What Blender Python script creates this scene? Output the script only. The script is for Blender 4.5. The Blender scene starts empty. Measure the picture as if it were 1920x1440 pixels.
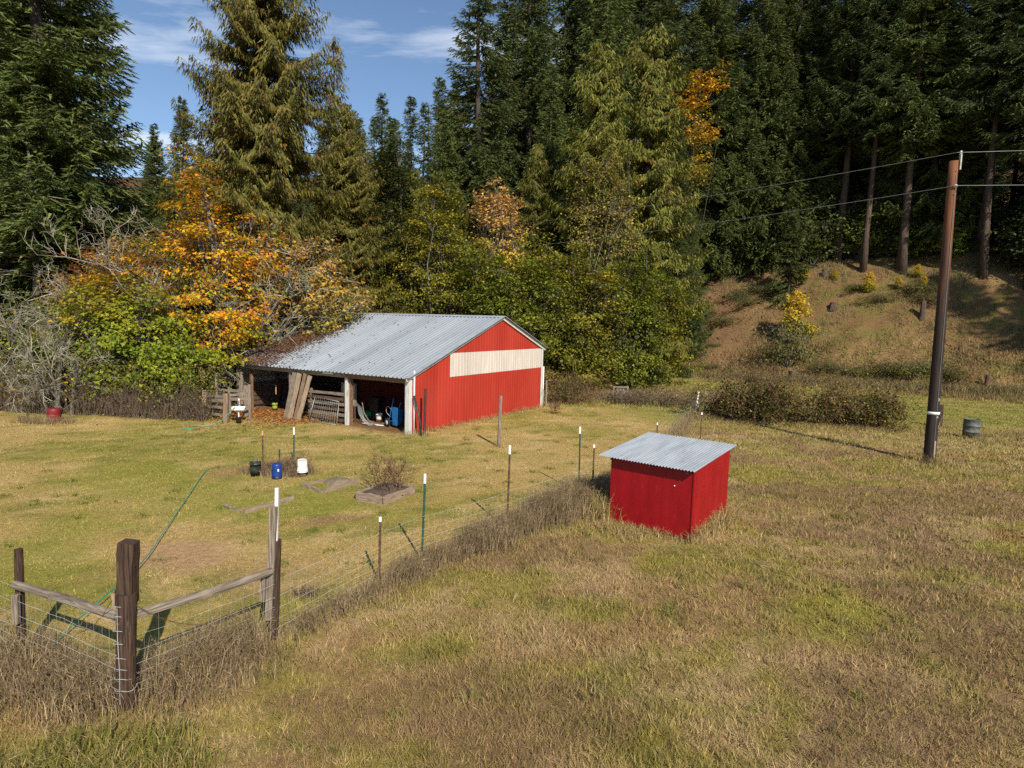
import bpy, math, random
import numpy as np
from mathutils import Vector, Matrix

SC = bpy.context.scene
COL = SC.collection
RAD = math.radians

# ------------------------------------------------------------------ camera
PITCH, ROLL, EYE = 0.1017, 0.0264, 4.8
cam_d = bpy.data.cameras.new('camera')
cam_d.sensor_width = 36.0
cam_d.lens = 1177.5 / 1920 * 36.0
cam_d.clip_start = 0.1
cam_d.clip_end = 3000
cam = bpy.data.objects.new('camera', cam_d)
COL.objects.link(cam)
_r = Vector((1, 0, 0)); _u = Vector((0, math.sin(PITCH), math.cos(PITCH))); _b = Vector((0, -math.cos(PITCH), math.sin(PITCH)))
_r2 = _r * math.cos(ROLL) + _u * math.sin(ROLL); _u2 = _u * math.cos(ROLL) - _r * math.sin(ROLL)
cam.matrix_world = Matrix(((_r2.x, _u2.x, _b.x, 0), (_r2.y, _u2.y, _b.y, 0), (_r2.z, _u2.z, _b.z, EYE), (0, 0, 0, 1)))
SC.camera = cam

# ------------------------------------------------------------------ world, sun, exposure
SUN_EL = RAD(37)
SUN_AZ = RAD(22.5)                       # sun stands behind the viewer, this much to the right
sun_dir = Vector((math.sin(SUN_AZ) * math.cos(SUN_EL), -math.cos(SUN_AZ) * math.cos(SUN_EL), math.sin(SUN_EL)))
world = bpy.data.worlds.new('World'); SC.world = world; world.use_nodes = True
wn, wl = world.node_tree.nodes, world.node_tree.links
wn.clear()
w_out = wn.new('ShaderNodeOutputWorld'); w_bg = wn.new('ShaderNodeBackground'); w_sky = wn.new('ShaderNodeTexSky')
w_sky.sky_type = 'NISHITA'; w_sky.sun_disc = False
w_sky.sun_elevation = SUN_EL; w_sky.sun_rotation = math.atan2(sun_dir.x, sun_dir.y)
w_sky.altitude = 200; w_sky.air_density = 1.0; w_sky.dust_density = 0.15; w_sky.ozone_density = 3.0
w_bg.inputs['Strength'].default_value = 0.105
# thin wind-drawn cloud over the whole dome: noise on a flat layer seen in perspective
w_tc = wn.new('ShaderNodeTexCoord'); w_sep = wn.new('ShaderNodeSeparateXYZ'); w_z = wn.new('ShaderNodeMath'); w_z.operation = 'MAXIMUM'; w_z.inputs[1].default_value = 0.06
w_div = wn.new('ShaderNodeVectorMath'); w_div.operation = 'DIVIDE'; w_cmb = wn.new('ShaderNodeCombineXYZ')
w_map = wn.new('ShaderNodeMapping'); w_map.inputs['Scale'].default_value = (0.55, 1.35, 1.0); w_map.inputs['Rotation'].default_value = (0, 0, RAD(14)); w_map.inputs['Location'].default_value = (0.9, 3.4, 0.0)
w_noi = wn.new('ShaderNodeTexNoise'); w_noi.inputs['Scale'].default_value = 1.0; w_noi.inputs['Detail'].default_value = 9; w_noi.inputs['Roughness'].default_value = 0.6; w_noi.inputs['Distortion'].default_value = 0.4
w_rmp = wn.new('ShaderNodeValToRGB'); w_rmp.color_ramp.elements[0].position = 0.53; w_rmp.color_ramp.elements[1].position = 0.80
w_mix = wn.new('ShaderNodeMixRGB'); w_mix.inputs['Color2'].default_value = (8.2, 8.6, 9.2, 1)
wl.new(w_tc.outputs['Generated'], w_sep.inputs[0]); wl.new(w_sep.outputs['Z'], w_z.inputs[0])
for k in range(3): wl.new(w_z.outputs[0], w_cmb.inputs[k])
wl.new(w_tc.outputs['Generated'], w_div.inputs[0]); wl.new(w_cmb.outputs[0], w_div.inputs[1])
wl.new(w_div.outputs[0], w_map.inputs['Vector']); wl.new(w_map.outputs[0], w_noi.inputs['Vector'])
wl.new(w_noi.outputs['Fac'], w_rmp.inputs[0]); wl.new(w_rmp.outputs['Color'], w_mix.inputs['Fac'])
wl.new(w_sky.outputs[0], w_mix.inputs['Color1']); wl.new(w_mix.outputs[0], w_bg.inputs['Color']); wl.new(w_bg.outputs[0], w_out.inputs[0])

sun_d = bpy.data.lights.new('sun', 'SUN'); sun_d.energy = 4.9; sun_d.angle = RAD(0.5); sun_d.color = (1.0, 0.90, 0.75)
sun = bpy.data.objects.new('sun', sun_d); COL.objects.link(sun)
sun.rotation_euler = sun_dir.to_track_quat('Z', 'Y').to_euler()

SC.view_settings.view_transform = 'Standard'; SC.view_settings.look = 'None'
SC.view_settings.exposure = 0.3; SC.view_settings.gamma = 1.0; SC.view_settings.use_curve_mapping = False
SC.render.engine = 'CYCLES'
SC.cycles.max_bounces = 5; SC.cycles.diffuse_bounces = 3; SC.cycles.glossy_bounces = 2
SC.cycles.transmission_bounces = 3; SC.cycles.transparent_max_bounces = 6
SC.cycles.use_denoising = False
SC.cycles.caustics_reflective = False; SC.cycles.caustics_refractive = False

# ------------------------------------------------------------------ helpers
def tag(o, label=None, cat=None, group=None, kind=None):
    if label: o['label'] = label
    if cat: o['category'] = cat
    if group: o['group'] = group
    if kind: o['kind'] = kind
    return o

def link(name, mesh, parent=None, loc=None, rz=None, scale=None):
    o = bpy.data.objects.new(name, mesh); COL.objects.link(o)
    if parent is not None: o.parent = parent
    if loc is not None: o.location = loc
    if rz is not None: o.rotation_euler = (0, 0, rz)
    if scale is not None: o.scale = scale if hasattr(scale, '__len__') else (scale,) * 3
    return o

def thing(name, label, cat, loc=(0, 0, 0), rz=0.0, group=None):
    o = bpy.data.objects.new(name, None); COL.objects.link(o)
    o.empty_display_size = 0.2; o.location = loc; o.rotation_euler = (0, 0, rz)
    return tag(o, label, cat, group)

def tri_mesh(name, V, F, mat, col=None, smooth=False):
    """fast triangle mesh from arrays; col = linear rgb per vertex"""
    V = np.ascontiguousarray(V, dtype=np.float32); F = np.ascontiguousarray(F, dtype=np.int32)
    me = bpy.data.meshes.new(name)
    me.vertices.add(len(V)); me.vertices.foreach_set('co', V.ravel())
    me.loops.add(F.size); me.loops.foreach_set('vertex_index', F.ravel())
    me.polygons.add(len(F)); me.polygons.foreach_set('loop_start', np.arange(0, F.size, 3, dtype=np.int32))
    if smooth: me.polygons.foreach_set('use_smooth', np.ones(len(F), dtype=bool))
    if col is not None:
        a = me.color_attributes.new('col', 'FLOAT_COLOR', 'POINT')
        c4 = np.ones((len(V), 4), np.float32); c4[:, :3] = col
        a.data.foreach_set('color', c4.ravel())
    me.update(calc_edges=True); me.validate()
    me.materials.append(mat)
    return me

class MB:
    def __init__(s): s.v = []; s.f = []
    def box(s, c, size, rz=0.0, R=None, jit=0.0, rng=random):
        hx, hy, hz = size[0] / 2, size[1] / 2, size[2] / 2
        M = R if R is not None else Matrix.Rotation(rz, 3, 'Z')
        n = len(s.v); c = Vector(c)
        for z in (-hz, hz):
            for (x, y) in ((-hx, -hy), (hx, -hy), (hx, hy), (-hx, hy)):
                p = M @ Vector((x, y, z)) + c
                if jit: p += Vector((rng.uniform(-jit, jit), rng.uniform(-jit, jit), rng.uniform(-jit, jit)))
                s.v.append(tuple(p))
        s.f += [(n, n+3, n+2, n+1), (n+4, n+5, n+6, n+7), (n, n+1, n+5, n+4), (n+1, n+2, n+6, n+5), (n+2, n+3, n+7, n+6), (n+3, n, n+4, n+7)]
        return s
    def beam(s, p0, p1, w, h, up=(0, 0, 1), jit=0.0, seg=1, rng=random):
        p0, p1 = Vector(p0), Vector(p1); d = (p1 - p0).normalized(); up = Vector(up)
        if abs(d.dot(up)) > 0.98: up = Vector((0, 1, 0))
        sx = d.cross(up).normalized(); sy = sx.cross(d).normalized()
        n = len(s.v)
        for i in range(seg + 1):
            q = p0.lerp(p1, i / seg)
            for (a, b) in ((-1, -1), (1, -1), (1, 1), (-1, 1)):
                p = q + sx * (a * w / 2) + sy * (b * h / 2)
                if jit: p += Vector((rng.uniform(-jit, jit), rng.uniform(-jit, jit), rng.uniform(-jit, jit)))
                s.v.append(tuple(p))
        s.f.append((n, n+1, n+2, n+3)); e = n + 4 * seg; s.f.append((e+3, e+2, e+1, e))
        for i in range(seg):
            k = n + 4 * i
            for a in range(4):
                b = (a + 1) % 4; s.f.append((k + b, k + a, k + 4 + a, k + 4 + b))
        return s
    def tube(s, pts, r, n=8, cap=True, jit=0.0, rng=random):
        pts = [Vector(p) for p in pts]
        rs = list(r) if hasattr(r, '__len__') else [r] * len(pts)
        base = len(s.v); ref = Vector((0, 0, 1))
        d0 = (pts[-1] - pts[0]).normalized()
        if abs(d0.z) > 0.8: ref = Vector((0, 1, 0))
        for i, p in enumerate(pts):
            d = (pts[min(i+1, len(pts)-1)] - pts[max(i-1, 0)]).normalized()
            a = d.cross(ref).normalized(); b = a.cross(d).normalized()
            for k in range(n):
                t = 2 * math.pi * k / n; rr = rs[i] * (1 + (rng.uniform(-jit, jit) if jit else 0))
                s.v.append(tuple(p + a * (math.cos(t) * rr) + b * (math.sin(t) * rr)))
        for i in range(len(pts) - 1):
            for k in range(n):
                k2 = (k + 1) % n; q = base + i * n
                s.f.append((q + k, q + k2, q + n + k2, q + n + k))
        if cap:
            s.f.append(tuple(base + k for k in range(n))[::-1]); e = base + (len(pts) - 1) * n
            s.f.append(tuple(e + k for k in range(n)))
        return s
    def lathe(s, prof, c=(0, 0, 0), n=18, axis=None):
        base = len(s.v); c = Vector(c); R = axis if axis is not None else Matrix.Identity(3)
        for (r, z) in prof:
            for k in range(n):
                t = 2 * math.pi * k / n
                s.v.append(tuple(R @ Vector((math.cos(t) * r, math.sin(t) * r, z)) + c))
        for i in range(len(prof) - 1):
            for k in range(n):
                k2 = (k + 1) % n; q = base + i * n
                s.f.append((q + k, q + k2, q + n + k2, q + n + k))
        return s
    def quad(s, a, b, c, d):
        n = len(s.v); s.v += [tuple(a), tuple(b), tuple(c), tuple(d)]; s.f.append((n, n+1, n+2, n+3)); return s
    def mesh(s, name, mat, smooth=False):
        me = bpy.data.meshes.new(name); me.from_pydata(s.v, [], s.f); me.update()
        if smooth: me.polygons.foreach_set('use_smooth', [True] * len(me.polygons))
        me.materials.append(mat); return me
    def build(s, name, mat, parent=None, smooth=False, loc=None, rz=None):
        return link(name, s.mesh(name, mat, smooth), parent, loc, rz)

# ------------------------------------------------------------------ materials
def mat_new(name):
    m = bpy.data.materials.new(name); m.use_nodes = True
    nt = m.node_tree; nt.nodes.clear()
    out = nt.nodes.new('ShaderNodeOutputMaterial')
    return m, nt.nodes, nt.links, out

def surf(name, c1, c2, scale=6.0, stretch=(1, 1, 1), rough=0.7, metal=0.0, bump=0.0, lo=0.35, hi=0.65, detail=5, c3=None, s3=1.0, lo3=0.5, hi3=0.7, spec=0.4):
    """two colours mixed by stretched noise, an optional third for stains / rust / moss, plus relief"""
    m, N, L, out = mat_new(name)
    bs = N.new('ShaderNodeBsdfPrincipled'); tc = N.new('ShaderNodeTexCoord'); mp = N.new('ShaderNodeMapping')
    mp.inputs['Scale'].default_value = stretch
    nz = N.new('ShaderNodeTexNoise'); nz.inputs['Scale'].default_value = scale; nz.inputs['Detail'].default_value = detail
    rp = N.new('ShaderNodeValToRGB'); rp.color_ramp.elements[0].position = lo; rp.color_ramp.elements[1].position = hi
    rp.color_ramp.elements[0].color = (*c1, 1); rp.color_ramp.elements[1].color = (*c2, 1)
    L.new(tc.outputs['Object'], mp.inputs['Vector']); L.new(mp.outputs[0], nz.inputs['Vector']); L.new(nz.outputs['Fac'], rp.inputs[0])
    res = rp.outputs['Color']
    if c3 is not None:
        n3 = N.new('ShaderNodeTexNoise'); n3.inputs['Scale'].default_value = s3; n3.inputs['Detail'].default_value = 7; n3.inputs['Roughness'].default_value = 0.65
        r3 = N.new('ShaderNodeValToRGB'); r3.color_ramp.elements[0].position = lo3; r3.color_ramp.elements[1].position = hi3
        mx = N.new('ShaderNodeMixRGB'); mx.inputs['Color2'].default_value = (*c3, 1)
        L.new(mp.outputs[0], n3.inputs['Vector']); L.new(n3.outputs['Fac'], r3.inputs[0]); L.new(r3.outputs['Color'], mx.inputs['Fac']); L.new(res, mx.inputs['Color1'])
        res = mx.outputs[0]
    L.new(res, bs.inputs['Base Color'])
    bs.inputs['Roughness'].default_value = rough; bs.inputs['Metallic'].default_value = metal
    bs.inputs['Specular IOR Level'].default_value = spec
    if bump:
        bp = N.new('ShaderNodeBump'); bp.inputs['Strength'].default_value = bump; bp.inputs['Distance'].default_value = 0.02
        L.new(nz.outputs['Fac'], bp.inputs['Height']); L.new(bp.outputs[0], bs.inputs['Normal'])
    L.new(bs.outputs[0], out.inputs[0])
    return m

def leaf_mat(name, trans=0.35, rough=0.6, gain=1.0, spec=0.25, tint=(1, 1, 1), vary=0.25, lift=0.0):
    """leaf or blade: its own colour from the mesh, some light passing through, small change from plant to plant"""
    m, N, L, out = mat_new(name)
    at = N.new('ShaderNodeAttribute'); at.attribute_name = 'col'
    oi = N.new('ShaderNodeObjectInfo'); mr = N.new('ShaderNodeMapRange'); mr.inputs['To Min'].default_value = gain * (1 - vary); mr.inputs['To Max'].default_value = gain * (1 + vary)
    L.new(oi.outputs['Random'], mr.inputs['Value'])
    ml = N.new('ShaderNodeMixRGB'); ml.blend_type = 'MULTIPLY'; ml.inputs['Fac'].default_value = 1
    L.new(at.outputs['Color'], ml.inputs['Color1']); L.new(mr.outputs[0], ml.inputs['Color2'])
    bs = N.new('ShaderNodeBsdfPrincipled'); bs.inputs['Roughness'].default_value = rough; bs.inputs['Specular IOR Level'].default_value = spec
    tr = N.new('ShaderNodeBsdfTranslucent'); mx = N.new('ShaderNodeMixShader'); mx.inputs[0].default_value = trans
    L.new(ml.outputs[0], bs.inputs['Base Color']); L.new(ml.outputs[0], tr.inputs['Color'])
    if lift:
        gn = N.new('ShaderNodeNewGeometry'); vm_ = N.new('ShaderNodeMix'); vm_.data_type = 'VECTOR'; vm_.inputs[0].default_value = lift
        vm_.inputs[5].default_value = (0, 0, 1); L.new(gn.outputs['Normal'], vm_.inputs[4]); nn = N.new('ShaderNodeVectorMath'); nn.operation = 'NORMALIZE'
        L.new(vm_.outputs[1], nn.inputs[0]); L.new(nn.outputs[0], bs.inputs['Normal'])
    L.new(bs.outputs[0], mx.inputs[1]); L.new(tr.outputs[0], mx.inputs[2]); L.new(mx.outputs[0], out.inputs[0])
    return m

M = {}
M['red'] = surf('red_painted_metal', (0.34, 0.030, 0.018), (0.40, 0.042, 0.026), 0.8, (1, 1, 0.35), 0.55, 0.0, spec=0.2, c3=(0.34, 0.054, 0.038), s3=1.3, lo3=0.52, hi3=0.9)
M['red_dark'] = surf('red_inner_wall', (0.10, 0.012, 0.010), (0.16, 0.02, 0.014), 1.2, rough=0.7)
M['white_panel'] = surf('weathered_white_panel', (0.50, 0.45, 0.40), (0.60, 0.56, 0.51), 2.5, (3.0, 1, 0.25), 0.6, c3=(0.36, 0.26, 0.17), s3=1.6, lo3=0.55, hi3=0.8)
M['white_trim'] = surf('white_painted_trim', (0.50, 0.50, 0.49), (0.66, 0.66, 0.64), 5, (3, 3, 0.4), 0.5, c3=(0.26, 0.21, 0.15), s3=3.0, lo3=0.56, hi3=0.72)
M['galv'] = surf('galvanised_roof', (0.33, 0.37, 0.41), (0.41, 0.45, 0.49), 0.5, (0.3, 2.0, 0.3), 0.48, 0.35, c3=(0.27, 0.28, 0.29), s3=0.7, lo3=0.58, hi3=0.9)
M['galv_new'] = surf('bright_galvanised_sheet', (0.42, 0.47, 0.52), (0.54, 0.59, 0.64), 1.6, (3.0, 0.6, 1), 0.45, 0.4, c3=(0.34, 0.37, 0.40), s3=2.2, lo3=0.55, hi3=0.75)
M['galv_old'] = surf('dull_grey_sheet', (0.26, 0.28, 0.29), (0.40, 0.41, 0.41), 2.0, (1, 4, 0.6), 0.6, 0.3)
M['shed_red'] = surf('red_barn_paint', (0.25, 0.002, 0.006), (0.31, 0.004, 0.010), 2.2, (2, 2, 0.5), 0.42, bump=0.06, c3=(0.34, 0.06, 0.06), s3=7.0, lo3=0.60, hi3=0.85, spec=0.45)
M['wood_grey'] = surf('weathered_grey_wood', (0.12, 0.092, 0.068), (0.30, 0.25, 0.20), 6, (9, 9, 0.5), 0.85, bump=0.5)
M['wood_tan'] = surf('weathered_tan_plank', (0.24, 0.17, 0.11), (0.42, 0.32, 0.22), 4, (7, 7, 0.5), 0.85, bump=0.4, c3=(0.12, 0.085, 0.06), s3=5, lo3=0.58, hi3=0.74)
M['wood_tan_dark'] = surf('browner_plank', (0.15, 0.10, 0.065), (0.29, 0.205, 0.14), 4, (7, 7, 0.5), 0.85, bump=0.4, c3=(0.09, 0.06, 0.045), s3=5, lo3=0.56, hi3=0.72)
M['wood_brown'] = surf('brown_treated_post', (0.018, 0.010, 0.007), (0.090, 0.050, 0.032), 6, (9, 9, 0.40), 0.8, bump=0.8, c3=(0.24, 0.18, 0.135), s3=5, lo3=0.60, hi3=0.74)
M['wood_rail'] = surf('grey_rail_wood', (0.13, 0.10, 0.075), (0.29, 0.24, 0.19), 3, (1.2, 1.2, 16), 0.85, bump=0.4, c3=(0.09, 0.075, 0.06), s3=2.0, lo3=0.52, hi3=0.68)
M['bed_wood'] = surf('pale_bed_board', (0.19, 0.135, 0.095), (0.34, 0.26, 0.19), 3, (1.2, 1.2, 14), 0.85, bump=0.4)
M['wood_dark'] = surf('dark_brown_board', (0.05, 0.032, 0.022), (0.13, 0.085, 0.055), 4, (4, 4, 1), 0.85, bump=0.4)
M['beam'] = surf('rust_brown_beam', (0.13, 0.072, 0.042), (0.25, 0.145, 0.085), 4, (3, 3, 3), 0.8, bump=0.3)
M['pole'] = surf('creosote_pole', (0.010, 0.008, 0.007), (0.036, 0.020, 0.015), 4, (5, 5, 0.25), 0.75, bump=0.5, c3=(0.02, 0.018, 0.018), s3=0.8, lo3=0.45, hi3=0.6)
M['pole_top'] = surf('red_brown_pole_top', (0.055, 0.025, 0.016), (0.22, 0.095, 0.05), 4, (5, 5, 0.3), 0.8, bump=0.5, c3=(0.035, 0.030, 0.028), s3=2, lo3=0.48, hi3=0.62)
_m = M['pole']; _n, _l = _m.node_tree.nodes, _m.node_tree.links
_b = [n for n in _n if n.type == 'BSDF_PRINCIPLED'][0]; _old = _b.inputs['Base Color'].links[0].from_socket
_tc = _n.new('ShaderNodeTexCoord'); _sp = _n.new('ShaderNodeSeparateXYZ'); _nz = _n.new('ShaderNodeTexNoise'); _nz.inputs['Scale'].default_value = 1.3; _nz.inputs['Detail'].default_value = 6
_mp = _n.new('ShaderNodeMapping'); _mp.inputs['Scale'].default_value = (4, 4, .5); _l.new(_tc.outputs['Object'], _mp.inputs[0]); _l.new(_mp.outputs[0], _nz.inputs['Vector']); _l.new(_tc.outputs['Object'], _sp.inputs[0])
_ma = _n.new('ShaderNodeMath'); _ma.operation = 'MULTIPLY_ADD'; _ma.inputs[1].default_value = 9.0; _l.new(_nz.outputs['Fac'], _ma.inputs[0]); _l.new(_sp.outputs['Z'], _ma.inputs[2])
_mr = _n.new('ShaderNodeMapRange'); _mr.inputs['From Min'].default_value = 10.0; _mr.inputs['From Max'].default_value = 14.5; _mr.inputs['To Max'].default_value = 1.0; _l.new(_ma.outputs[0], _mr.inputs[0])
_mx = _n.new('ShaderNodeMixRGB'); _mx.inputs['Color2'].default_value = (0.17, 0.065, 0.026, 1); _l.new(_mr.outputs[0], _mx.inputs['Fac']); _l.new(_old, _mx.inputs['Color1']); _l.new(_mx.outputs[0], _b.inputs['Base Color'])
M['bark'] = surf('conifer_bark', (0.045, 0.030, 0.022), (0.12, 0.084, 0.062), 3, (5, 5, 0.6), 0.9, bump=1.0)
M['bark_dark'] = surf('darker_bark', (0.028, 0.022, 0.018), (0.075, 0.060, 0.050), 3, (5, 5, 0.6), 0.9, bump=1.0)  # darker bark tone, so trunks stand out less in open crowns
M['bark_grey'] = surf('grey_bark', (0.07, 0.06, 0.05), (0.19, 0.175, 0.15), 4, (3, 3, 1), 0.9, bump=0.5)
M['lichen'] = surf('lichen_twig', (0.15, 0.125, 0.095), (0.44, 0.43, 0.33), 2.0, (1, 1, 1), 0.95, lo=0.38, hi=0.62)
M['twig'] = surf('brown_twig', (0.085, 0.055, 0.04), (0.20, 0.15, 0.115), 4.0, (1, 1, 1), 0.95)
M['twig_red'] = surf('red_brown_twig', (0.12, 0.06, 0.04), (0.24, 0.13, 0.085), 4.0, (1, 1, 1), 0.95)
M['wire'] = surf('galvanised_wire', (0.42, 0.46, 0.42), (0.56, 0.60, 0.56), 5, rough=0.5, metal=0.2)
M['cable'] = surf('aluminium_cable', (0.20, 0.21, 0.20), (0.28, 0.29, 0.28), 2, rough=0.5, metal=0.4)
M['rust'] = surf('rusty_steel', (0.07, 0.035, 0.022), (0.16, 0.085, 0.055), 9, rough=0.85, metal=0.2)
M['post_green'] = surf('green_steel', (0.015, 0.05, 0.035), (0.03, 0.085, 0.06), 7, rough=0.55, c3=(0.10, 0.06, 0.04), s3=7, lo3=0.62, hi3=0.72)
M['white_paint'] = surf('white_paint', (0.78, 0.78, 0.76), (0.86, 0.86, 0.84), 8, rough=0.5)
M['orange_paint'] = surf('faded_orange_paint', (0.55, 0.26, 0.12), (0.65, 0.36, 0.18), 8, rough=0.6)
M['white_plastic'] = surf('white_plastic', (0.66, 0.64, 0.58), (0.78, 0.77, 0.72), 5, rough=0.4, c3=(0.42, 0.36, 0.27), s3=5, lo3=0.6, hi3=0.8)
M['black_plastic'] = surf('black_plastic', (0.012, 0.013, 0.014), (0.03, 0.031, 0.033), 6, rough=0.4)
M['black_scuffed'] = surf('scuffed_black_plastic', (0.014, 0.018, 0.018), (0.05, 0.06, 0.055), 8, rough=0.45, c3=(0.40, 0.42, 0.40), s3=14, lo3=0.62, hi3=0.7)
M['blue_plastic'] = surf('deep_blue_plastic', (0.006, 0.032, 0.17), (0.011, 0.05, 0.24), 5, rough=0.35)
M['blue_paint'] = surf('blue_enamel', (0.012, 0.14, 0.40), (0.02, 0.19, 0.50), 5, rough=0.35, c3=(0.10, 0.10, 0.11), s3=6, lo3=0.64, hi3=0.74)
M['green_plastic'] = surf('green_plastic', (0.005, 0.20, 0.055), (0.01, 0.26, 0.075), 5, rough=0.4)
M['lime_plastic'] = surf('lime_plastic', (0.30, 0.40, 0.05), (0.38, 0.48, 0.08), 5, rough=0.5)
M['rubber'] = surf('tyre_rubber', (0.012, 0.012, 0.012), (0.025, 0.024, 0.023), 9, rough=0.8)
M['hose'] = surf('teal_hose', (0.02, 0.24, 0.19), (0.03, 0.32, 0.26), 5, rough=0.5)
M['red_plastic'] = surf('faded_red_plastic', (0.15, 0.012, 0.016), (0.24, 0.02, 0.024), 5, rough=0.5)
M['barrel'] = surf('grey_green_barrel', (0.06, 0.075, 0.065), (0.14, 0.155, 0.135), 7, rough=0.7, c3=(0.10, 0.06, 0.04), s3=5, lo3=0.55, hi3=0.7)
M['steel'] = surf('grey_steel', (0.24, 0.23, 0.21), (0.40, 0.39, 0.36), 6, rough=0.5, metal=0.5)
M['glass'] = surf('cloudy_window', (0.28, 0.32, 0.28), (0.42, 0.46, 0.40), 3, rough=0.2)
M['ceramic'] = surf('white_enamel', (0.80, 0.80, 0.78), (0.86, 0.86, 0.84), 4, rough=0.25)
M['porcelain'] = surf('grey_insulator', (0.40, 0.43, 0.44), (0.50, 0.53, 0.54), 4, rough=0.3)
M['stump'] = surf('stump_wood', (0.05, 0.036, 0.028), (0.13, 0.09, 0.065), 5, (3, 3, 1), 0.95, bump=0.7)
M['stone'] = surf('pale_stone', (0.14, 0.11, 0.075), (0.24, 0.19, 0.13), 6, rough=0.9, bump=0.4)
M['soil'] = surf('dark_soil', (0.06, 0.04, 0.028), (0.13, 0.09, 0.06), 6, rough=1.0, bump=0.8)
M['leaf'] = leaf_mat('broad_leaf', 0.38, 0.55, 1.0, 0.3, vary=0.08)
M['needle'] = leaf_mat('conifer_needle', 0.22, 0.6, 1.0, 0.25, vary=0.22)
M['blade'] = leaf_mat('grass_blade', 0.22, 0.8, 1.0, 0.1, vary=0.0, lift=0.6)
M['litter'] = leaf_mat('dead_leaf', 0.15, 0.8, 1.0, 0.15, vary=0.0)

def sheet_tone(m, axis_i, width, amp):
    """each metal sheet has faded a little differently"""
    N_, L_ = m.node_tree.nodes, m.node_tree.links; b_ = [n for n in N_ if n.type == 'BSDF_PRINCIPLED'][0]; old = b_.inputs['Base Color'].links[0].from_socket
    tc_ = N_.new('ShaderNodeTexCoord'); sp_n = N_.new('ShaderNodeSeparateXYZ'); L_.new(tc_.outputs['Object'], sp_n.inputs[0])
    dv = N_.new('ShaderNodeMath'); dv.operation = 'DIVIDE'; dv.inputs[1].default_value = width; L_.new(sp_n.outputs[axis_i], dv.inputs[0])
    fl_ = N_.new('ShaderNodeMath'); fl_.operation = 'FLOOR'; L_.new(dv.outputs[0], fl_.inputs[0])
    wn_ = N_.new('ShaderNodeTexWhiteNoise'); wn_.noise_dimensions = '1D'; L_.new(fl_.outputs[0], wn_.inputs['W'])
    mr_ = N_.new('ShaderNodeMapRange'); mr_.inputs['To Min'].default_value = 1 - amp; mr_.inputs['To Max'].default_value = 1 + amp; L_.new(wn_.outputs['Value'], mr_.inputs[0])
    mx_ = N_.new('ShaderNodeMixRGB'); mx_.blend_type = 'MULTIPLY'; mx_.inputs['Fac'].default_value = 1; L_.new(old, mx_.inputs['Color1']); L_.new(mr_.outputs[0], mx_.inputs['Color2']); L_.new(mx_.outputs[0], b_.inputs['Base Color'])
sheet_tone(M['red'], 0, 0.914, 0.07); sheet_tone(M['galv'], 1, 0.914, 0.07); sheet_tone(M['white_panel'], 0, 0.914, 0.06); sheet_tone(M['galv_new'], 0, 0.66, 0.06)
# ground: its own patchy colour from the mesh, finer mottling and relief from noise
m, N, L, out = mat_new('meadow_ground')
bs = N.new('ShaderNodeBsdfPrincipled'); bs.inputs['Roughness'].default_value = 0.95; bs.inputs['Specular IOR Level'].default_value = 0.1
at = N.new('ShaderNodeAttribute'); at.attribute_name = 'col'
ge = N.new('ShaderNodeNewGeometry')
n1 = N.new('ShaderNodeTexNoise'); n1.inputs['Scale'].default_value = 9; n1.inputs['Detail'].default_value = 8; n1.inputs['Roughness'].default_value = 0.75
n2 = N.new('ShaderNodeTexNoise'); n2.inputs['Scale'].default_value = 60; n2.inputs['Detail'].default_value = 3
L.new(ge.outputs['Position'], n1.inputs['Vector']); L.new(ge.outputs['Position'], n2.inputs['Vector'])
r1 = N.new('ShaderNodeMapRange'); r1.inputs['From Min'].default_value = 0.3; r1.inputs['From Max'].default_value = 0.7; r1.inputs['To Min'].default_value = 0.62; r1.inputs['To Max'].default_value = 1.3
r2 = N.new('ShaderNodeMapRange'); r2.inputs['From Min'].default_value = 0.3; r2.inputs['From Max'].default_value = 0.7; r2.inputs['To Min'].default_value = 0.7; r2.inputs['To Max'].default_value = 1.25
L.new(n1.outputs['Fac'], r1.inputs[0]); L.new(n2.outputs['Fac'], r2.inputs[0])
mu = N.new('ShaderNodeMath'); mu.operation = 'MULTIPLY'; L.new(r1.outputs[0], mu.inputs[0]); L.new(r2.outputs[0], mu.inputs[1])
mx = N.new('ShaderNodeMixRGB'); mx.blend_type = 'MULTIPLY'; mx.inputs['Fac'].default_value = 1
L.new(at.outputs['Color'], mx.inputs['Color1']); L.new(mu.outputs[0], mx.inputs['Color2']); L.new(mx.outputs[0], bs.inputs['Base Color'])
bp = N.new('ShaderNodeBump'); bp.inputs['Strength'].default_value = 0.9; bp.inputs['Distance'].default_value = 0.05
ad = N.new('ShaderNodeMath'); ad.operation = 'ADD'; L.new(n1.outputs['Fac'], ad.inputs[0]); L.new(n2.outputs['Fac'], ad.inputs[1])
L.new(ad.outputs[0], bp.inputs['Height']); L.new(bp.outputs[0], bs.inputs['Normal']); L.new(bs.outputs[0], out.inputs[0])
M['ground'] = m

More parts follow.
